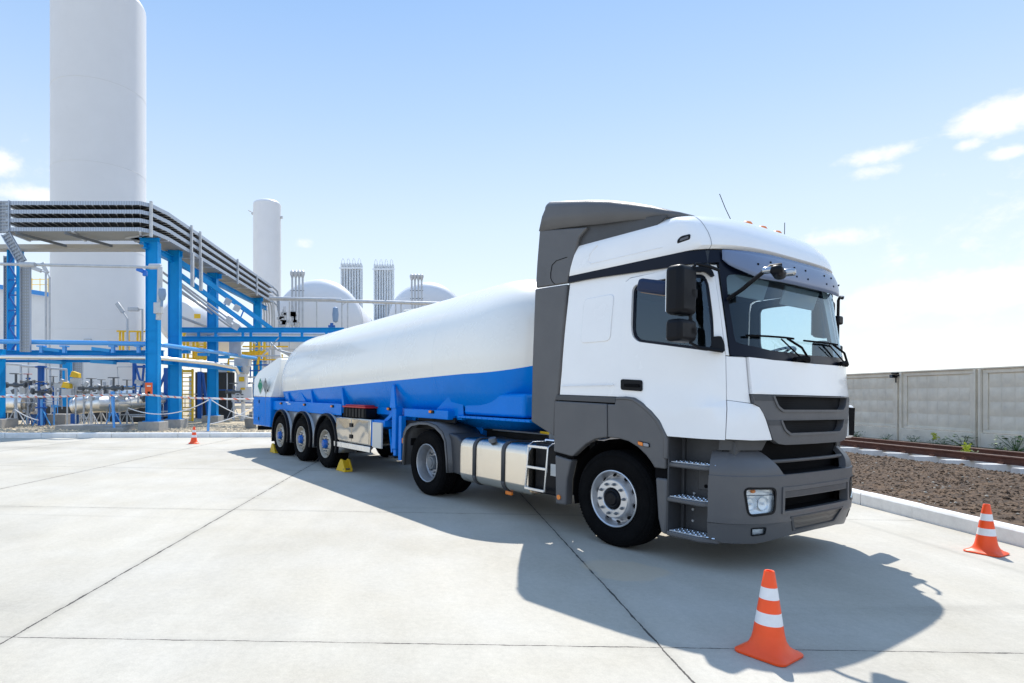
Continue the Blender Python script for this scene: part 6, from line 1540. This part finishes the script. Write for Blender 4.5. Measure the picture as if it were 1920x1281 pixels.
fb = mk('shade_wall', at(150, 780, 29), 'low dark wall added as the shade below the silver pipes', 'wall'); L_ = Loc(fb); mb = MB(); a, b = at(4, 0, 30.4), at(318, 0, 30.4); mb.bb(a.x, b.x, 30.4, 30.8, -.1, at(0, 762, 30.4).z); L_.b(mb, 'wall_body', mat('dark_concrete_and_shade', (.05, .05, .05), .9), bevel=.02)  # dark wall added to stand for the shade under the silver pipes
for px, yb, yt, Y, r, lb in ((77, 783, 686, 25.6, .13, 'thick blue standpipe left of the short blue post'), (82, 780, 730, 26.5, .08, 'slim blue standpipe just right of the thick one'), (53, 770, 708, 27, .06, 'dark blue thin standpipe behind the left clad pipe')):
    o = mk('standpipe', at(px, yb, Y), lb, 'pipe', 'blue standpipes'); L_ = Loc(o); mb = MB(); p = at(px, yb, Y); t = at(px, yt, Y); mb.tube((p.x, p.y, G(p.x, p.y)), t, r, 12); L_.b(mb, 'pipe_body', PBLUE2); mb = MB()
    for f in (.3, .7, .98): c = Vector((p.x, p.y, G(p.x, p.y))).lerp(t, f); mb.tube(c-Vector((0, 0, .03)), c+Vector((0, 0, .03)), r*1.7, 12)
    L_.b(mb, 'flange', PBLUE2)
for px, py, Y, lb in ((142, 702, 25.4, 'yellow notice board high on the cable ladder'), (126, 722, 25.2, 'yellow hooded instrument at the short blue post')):
    o = mk('instrument_hood', at(px, py, Y), lb, 'instrument', 'yellow instrument hoods'); L_ = Loc(o); mb = MB(); mb.prism([(at(px-9, 0, Y).x, at(0, py+5, Y).z), (at(px+8, 0, Y).x, at(0, py+7, Y).z), (at(px+7, 0, Y).x, at(0, py-2, Y).z), (at(px-5, 0, Y).x, at(0, py-6, Y).z)], Y-.12, Y+.12, 'y'); L_.b(mb, 'hood_shell', YEL, bevel=.02); mb = MB(); p = at(px, py, Y); mb.tube((p.x, p.y, G(p.x, p.y)), p, .03, 6); mb.box((p.x, p.y+.02, p.z-.35), (.4, .2, .35)); L_.b(mb, 'hood_post', GALV)
# clutter of valves and small bore piping: individual valve stands
def valve(px, py, Y, s, label, col=GALV, wheel_=GALV, h=1.3):
    p = at(px, py, Y); g = G(p.x, p.y); o = mk('valve_stand', (p.x, p.y, g), label, 'valve', 'valves among the plant piping'); L_ = Loc(o)
    mb = MB(); mb.tube((p.x, p.y, g), (p.x, p.y, p.z-.1*s), .04*s, 8); 
    for a in (-1, 1): mb.beam((p.x, p.y, g+.6*s), (p.x+a*.3*s, p.y, g), .03, .04, (0, 1, 0))
    L_.b(mb, 'stand', col)
    mb = MB(); mb.lathe([(.02*s, -.3*s), (.09*s, -.3*s), (.09*s, -.26*s), (.045*s, -.24*s), (.045*s, -.1*s), (.08*s, -.05*s), (.08*s, .05*s), (.045*s, .1*s), (.045*s, .24*s), (.09*s, .26*s), (.09*s, .3*s), (.02*s, .3*s)], 12, c=p, ax='x'); mb.tube(p, p+Vector((0, 0, .32*s)), .035*s, 8); mb.tube(p-Vector((.28*s, 0, 0)), p+Vector((.3*s, 0, 0)), .045*s, 8); L_.b(mb, 'valve_body', VBODY[int(px) % 3])
    mb = MB(); c = p+Vector((0, 0, .34*s)); mb.path([c+Vector((.16*s*cos(t), .16*s*sin(t), 0)) for t in lin(0, 2*pi, 13)[:-1]], .014*s, 5, True); mb.tube(c-Vector((.16*s, 0, 0)), c+Vector((.16*s, 0, 0)), .01*s, 5); L_.b(mb, 'hand_wheel', wheel_)
VBODY = [mat('valve_grey', (.10, .11, .12), .45), mat('valve_cast', (.22, .22, .21), .5), mat('valve_brass', (.35, .30, .2), .45)]
REDW = mat('valve_red', (.45, .05, .03), .4)
VL = [(30, 722, 25, 1.4, 'large grey actuator valve left of the low clad pipe', GALV, GALVD), (52, 716, 26, 1.0, 'grey valve with red hand wheel at the left', GALV, REDW), (78, 735, 25.5, 1.3, 'blue standpipe valve near the left clad pipe', PB_, GALVD), (100, 720, 27, 1.0, 'small valve left of the short blue post', PBLUE2, GALVD),
      (171, 728, 25, 1.2, 'grey valve tree on a tripod stand in the middle of the left piping', GALV, GALVD), (213, 728, 25, 1.3, 'valve on an upright blue post left of the first column', PB_, GALVD), (190, 726, 27, 1.0, 'grey valve between the tripod valve and the blue post valve', GALV, GALVD),
      (238, 728, 27, 1.1, 'grey valve in front of the braced frame', GALV, GALVD), (438, 735, 33, 1.4, 'valve left of the control cabinet behind the third column', GALV, GALVD), (157, 735, 25.6, .9, 'low grey valve beside the cable ladder', GALV, GALVD)]
for px, py, Y, s, lb, c, w in VL: valve(px, py, Y, s, lb, c, w)
sb = mk('small_bore_piping', at(150, 760, 26), 'tangle of thin grey and blue pipes between the valves', 'piping'); L_ = Loc(sb); rnd = random.Random(11)
mb = MB(); mc = MB(); md_ = MB(); VBODY0 = VBODY[0]
for i in range(46):
    px = rnd.uniform(-20, 285); Y = rnd.uniform(25.5, 30); p = at(px, rnd.uniform(722, 785), Y); tgt = mb if rnd.random() < .7 else mc; r = rnd.choice((.02, .03, .045))
    if rnd.random() < .5: tgt.tube((p.x, p.y, G(p.x, p.y)), (p.x, p.y, p.z), r, 6); tgt.box((p.x, p.y, p.z), (.16, .14, .12)) if rnd.random() < .4 else None
    else: l = rnd.uniform(.5, 2.4); tgt.path([(p.x, p.y, p.z-.5), (p.x, p.y, p.z), (p.x+l, p.y, p.z), (p.x+l, p.y, p.z-.4)], r, 6)
for px in (5, 60, 90): mb.path([at(px-20, 680+px*.1, 27), at(px+34, 684+px*.1, 27), at(px+36, 740, 27)], .06, 8)
mb.path([at(224, 740, 28), at(220, 688, 28), at(272, 688, 28)], .03, 6)
for i in range(60):
    px = rnd.uniform(5, 280); Y = rnd.uniform(25, 28.5); p = at(px, rnd.uniform(715, 748), Y); (mb if i % 3 else md_).box(p, (rnd.uniform(.06, .3), .14, rnd.uniform(.06, .3)), Matrix.Rotation(rnd.uniform(-.5, .5), 3, 'Y'))
sep(mb, 'grey_tube', GALV, sb, xf=L_.i); sep(mc, 'blue_tube', PB_, sb, xf=L_.i); sep(md_, 'dark_fitting', VBODY0, sb, xf=L_.i)
sb2 = mk('process_piping', at(420, 740, 34), 'dense grey and yellow pipework between the third column and the tanker cabinet', 'piping'); L_ = Loc(sb2)
mb = MB(); mc = MB(); md = MB()
for i in range(46):
    px = rnd.uniform(345, 500); Y = rnd.uniform(34, 39); p = at(px, rnd.uniform(640, 780), Y); r = rnd.choice((.03, .05, .08)); tgt = rnd.choice((mb, mb, mb, mb, mc, md))
    if rnd.random() < .5: tgt.tube((p.x, p.y, G(p.x, p.y)), (p.x, p.y, p.z), r, 6)
    else: l = rnd.uniform(.6, 2.6); tgt.path([(p.x, p.y, p.z-.8), (p.x, p.y, p.z), (p.x+l, p.y, p.z), (p.x+l, p.y, p.z+rnd.uniform(-.6, .6))], r, 6)
sep(mb, 'grey_tube', GALV, sb2, xf=L_.i); sep(mc, 'yellow_tube', YEL, sb2, xf=L_.i); sep(md, 'blue_tube', PBLUE2, sb2, xf=L_.i)
# skid vessels behind the right part
sv = mk('pump_house', at(420, 745, 36), 'dark grey concrete pit wall behind the third blue column', 'wall'); L_ = Loc(sv)
a, b = at(366, 0, 36), at(436, 0, 36); mb = MB(); mb.bb(a.x, b.x, 36, 36.4, -.3, at(0, 698, 36).z); L_.b(mb, 'pit_wall', mat('dark_concrete_and_shade', (.12, .115, .105), .9, var=.2)); 
mb = MB(); q = at(426, 0, 35.9); mb.tube((q.x, 35.9, at(0, 765, 35.9).z), (q.x, 35.9, at(0, 700, 35.9).z), .04, 6); L_.b(mb, 'wall_pipe', GALV)
cc = mk('control_cabinet', at(453, 775, 34), 'grey control cabinet with yellow notices beside the rear of the tanker', 'cabinet'); L_ = Loc(cc)
mb = MB(); c = at(454, 705, 34); mb.box(c, (.55, .4, 1.5)); mb.box(at(458, 740, 34), (.9, .3, .9)); mb.tube(at(456, 795, 34), at(456, 740, 34), .12, 8); L_.b(mb, 'cabinet_body', PIPEW, bevel=.02)
mb = MB(); mb.box(at(453, 711, 33.7), (.3, .02, .26)); mb.box(at(455, 729, 33.7), (.25, .02, .12)); L_.b(mb, 'notice', YEL)
mb = MB(); mb.box(at(445, 746, 33.6), (.62, .06, .5)); L_.b(mb, 'louvre_panel', PIPEW); mb = MB()
for i in range(3):
    for j in range(3): mb.box(at(438+j*8, 740+i*6, 33.55), (.14, .01, .07))
L_.b(mb, 'louvre_slot', GALVD)
mb = MB(); mb.box(at(455, 680, 34), (.85, .5, .5)); mb.lathe([(0.01, -.4), (.25, -.35), (.33, 0), (.25, .35), (.01, .4)], 14, c=at(458, 690, 34), ax='z'); L_.b(mb, 'control_hood', GALV, bevel=.04)
ob = mk('call_box', at(279, 729, 23.5), 'orange red emergency call box fixed to the first blue column', 'call box'); L_ = Loc(ob)
mb = MB(); mb.box(at(279, 730, 23.45), (.24, .14, .52)); L_.b(mb, 'box_body', mat('call_orange', (.80, .12, .02), .4), bevel=.01)
mb = MB(); mb.box(at(279, 737, 23.37), (.1, .02, .12)); L_.b(mb, 'push_panel', BLACKP); mb = MB(); mb.box(at(279, 724, 23.37), (.15, .01, .05)); L_.b(mb, 'label_plate', CWHITE)
# pipe walkway far: level pipe on trestles at y=563
wp = mk('overhead_pipe', at(650, 563, 40), 'long level pipe on thin trestles in front of the horizontal tanks', 'pipe line'); L_ = Loc(wp)
mb = MB(); mb.tube(at(505, 559, 38), at(640, 562, 38), .10, 10); mb.tube(at(630, 564, 38), at(845, 570, 38), .11, 10); mb.tube(at(505, 563, 38), at(830, 571, 38), .03, 6); L_.b(mb, 'pipe_run', GALV)
mb = MB()
for px in (512, 543, 594, 641, 652, 724, 742, 752): mb.tube(at(px, 566, 38), at(px, 680, 38), .05, 6)
mb.tube(at(641, 572, 38), at(654, 564, 38), .03, 6); mb.tube(at(730, 572, 38), at(722, 560, 38), .03, 6); sep(mb, 'trestle_post', GALV, wp, xf=L_.i)
mb = MB(); mb.lathe([(.01, -.5), (.16, -.42), (.20, 0), (.16, .4), (.01, .48)], 14, c=at(629, 590, 36), ax='z'); L_.b(mb, 'pear_lamp', mat('lamp_body_blue', (.2, .3, .45), .3)); mb = MB(); mb.tube(at(622, 606, 36), at(622, 617, 36), .1, 8); mb.box(at(622, 612, 36), (.4, .2, .12)); L_.b(mb, 'blue_valve', PBLUE2)
for px, lb in ((530, 'cluster of fittings left of the four left vent pipes'), (553, 'cluster of fittings at the foot of the left vent pipes')):
    o = mk('pipe_fitting', at(px, 600, 40), lb, 'fittings', 'fittings before the left tank'); L_ = Loc(o); mb = MB()
    for k in range(9): p = at(px+rnd.uniform(-8, 8), rnd.uniform(588, 612), 40); mb.box(p, (rnd.uniform(.1, .5), .2, rnd.uniform(.1, .35))); mb.tube(p, p+Vector((0, 0, .5)), .03, 5)
    L_.b(mb, 'fitting_body', GALV)
# smaller vessel seen behind columns
vs_ = mk('small_gas_vessel', at(365, 590, 48), 'pale horizontal vessel with a yellow notice seen through the blue truss', 'gas vessel'); L_ = Loc(vs_)
mb = MB(); mb.lathe([(.02, 46.6), (1.4, 46.9), (1.9, 47.6), (1.9, 58)], 40, c=(at(345, 0, 48).x, 0, at(0, 602, 48).z), ax='y'); L_.b(mb, 'vessel', TW); mb = MB(); mb.box(at(370, 593, 46), (.5, .02, .35)); L_.b(mb, 'notice', YEL)
# barrier tape on stakes and drooping ropes
def tape_mat():
    def ex(nt, b, tc):
        N = nt.nodes; Lk = nt.links; sx = N.new('ShaderNodeSeparateXYZ'); Lk.new(tc.outputs['Object'], sx.inputs[0])
        m1 = N.new('ShaderNodeMath'); m1.operation = 'MULTIPLY_ADD'; m1.inputs[1].default_value = 1.0; Lk.new(sx.outputs[2], m1.inputs[0]); Lk.new(sx.outputs[0], m1.inputs[2])
        m2 = N.new('ShaderNodeMath'); m2.operation = 'MULTIPLY'; m2.inputs[1].default_value = 3.2; Lk.new(m1.outputs[0], m2.inputs[0])
        m3 = N.new('ShaderNodeMath'); m3.operation = 'FRACT'; Lk.new(m2.outputs[0], m3.inputs[0]); m4 = N.new('ShaderNodeMath'); m4.operation = 'GREATER_THAN'; m4.inputs[1].default_value = .72; Lk.new(m3.outputs[0], m4.inputs[0])
        mx = N.new('ShaderNodeMix'); mx.data_type = 'RGBA'; mx.inputs[6].default_value = (.75, .75, .75, 1); mx.inputs[7].default_value = (.75, .22, .16, 1); Lk.new(m4.outputs[0], mx.inputs[0]); Lk.new(mx.outputs[2], b.inputs['Base Color'])
    return mat('barrier_tape_print', (.7, .7, .7), .5, extra=ex)
def tape(pts, label, hgt=.07, stuff=None):
    o = mk('barrier_tape', pts[0], label, 'barrier tape', 'barrier tapes along the plant edge'); L_ = Loc(o); mb = MB(); P = []
    for i in range(len(pts)-1):
        a, b = pts[i], pts[i+1]; n = 12; sag = .05*(b-a).length/5
        for j in range(n): f = j/n; q = a.lerp(b, f); P.append(q-Vector((0, 0, sag*4*f*(1-f)*1.0)))
    P.append(pts[-1]); mb.grid([[q+Vector((0, 0, hgt/2)) for q in P], [q+Vector((0, .012, -hgt/2)) for q in P]]); s = L_.b(mb, 'tape_band', tape_mat(), norm=False); q = s.modifiers.new('s', 'SOLIDIFY'); q.thickness = .003
tape([at(-40, 742, 22.6), at(72, 744, 22.6), at(170, 741, 22.6), at(276, 740, 23.2), at(394, 747, 21.8)], 'red and white barrier tape strung from the left edge to the blue stake')
tape([at(394, 747, 21.8), at(476, 748, 23.5)], 'white barrier tape from the blue stake to the tanker rear')
def rope(a, b, sag, label):
    o = mk('hanging_rope', a, label, 'rope', 'white ropes drooping along the plant edge'); L_ = Loc(o); mb = MB(); mb.path([a.lerp(b, f)-Vector((0, 0, sag*4*f*(1-f))) for f in lin(0, 1, 22)], .018, 6); L_.b(mb, 'rope_strand', CWHITE)
rope(at(240, 765, 23.2), at(393, 749, 21.9), .38, 'white rope drooping between the first column and the blue stake'); rope(at(395, 749, 21.9), at(480, 785, 23), .12, 'white rope running from the blue stake down towards the tanker')
rope(at(395, 795, 23.5), at(478, 762, 25), .10, 'white rope rising to the right behind the blue stake'); rope(at(28, 768, 24), at(72, 788, 24), .06, 'short white rope under the left clad pipe')
def stake(px, py, px2, py2, Y, label):
    p, t = at(px, py, Y), at(px2, py2, Y); p.z = G(p.x, p.y)+.1; o = mk('barrier_stake', p, label, 'stake', 'blue stakes on concrete blocks'); L_ = Loc(o); mb = MB(); mb.tube(p, t, .045, 10); L_.b(mb, 'stake_tube', PB_)
    mb = MB(); mb.bb(p.x-.42, p.x+.42, p.y-.18, p.y+.18, p.z-.14, p.z+.02); L_.b(mb, 'stake_block', CONC, bevel=.02)
stake(390, 808, 394, 748, 21.8, 'light blue stake on a concrete block holding the tapes near the cone'); stake(214, 800, 209, 734, 23.0, 'blue leaning stake on a long concrete slab left of the first column')
pc = mk('pallet_slab', at(170, 800, 24), 'low grey concrete slab lying on the gravel under the piping', 'concrete slab'); L_ = Loc(pc); mb = MB(); a = at(112, 0, 23.6); b = at(235, 0, 23.6); mb.bb(a.x, b.x, 23.3, 24.4, G(a.x, 24)-.1, G(a.x, 24)+.16); L_.b(mb, 'slab_body', CONC, bevel=.02)
mb = MB(); a = at(88, 0, 27); b = at(132, 0, 27); pc2 = mk('pallet_slab', at(110, 785, 27), 'grey concrete block at the foot of the short blue post', 'concrete slab'); L_ = Loc(pc2); mb.bb(a.x, b.x, 26.6, 27.4, G(a.x, 27)-.1, G(a.x, 27)+.45); L_.b(mb, 'slab_body', CONC, bevel=.02)
bk = mk('bucket', at(470, 800, 24), 'dark bucket standing on the gravel behind the tanker cabinet', 'bucket'); p = gat(470, 803); p.y = p.y; bk.location = p; mb = MB(); mb.lathe([(.22, 0), (.28, .42), (.26, .42), (.2, .03), (.0, .03)], 20, ax='z'); mb.build('bucket_body', GALVD, bk); mb = MB(); mb.path([(.28*cos(t), 0, .42+.2*sin(t)) for t in lin(0, pi, 9)], .01, 5); mb.build('bucket_handle', GALV, bk)
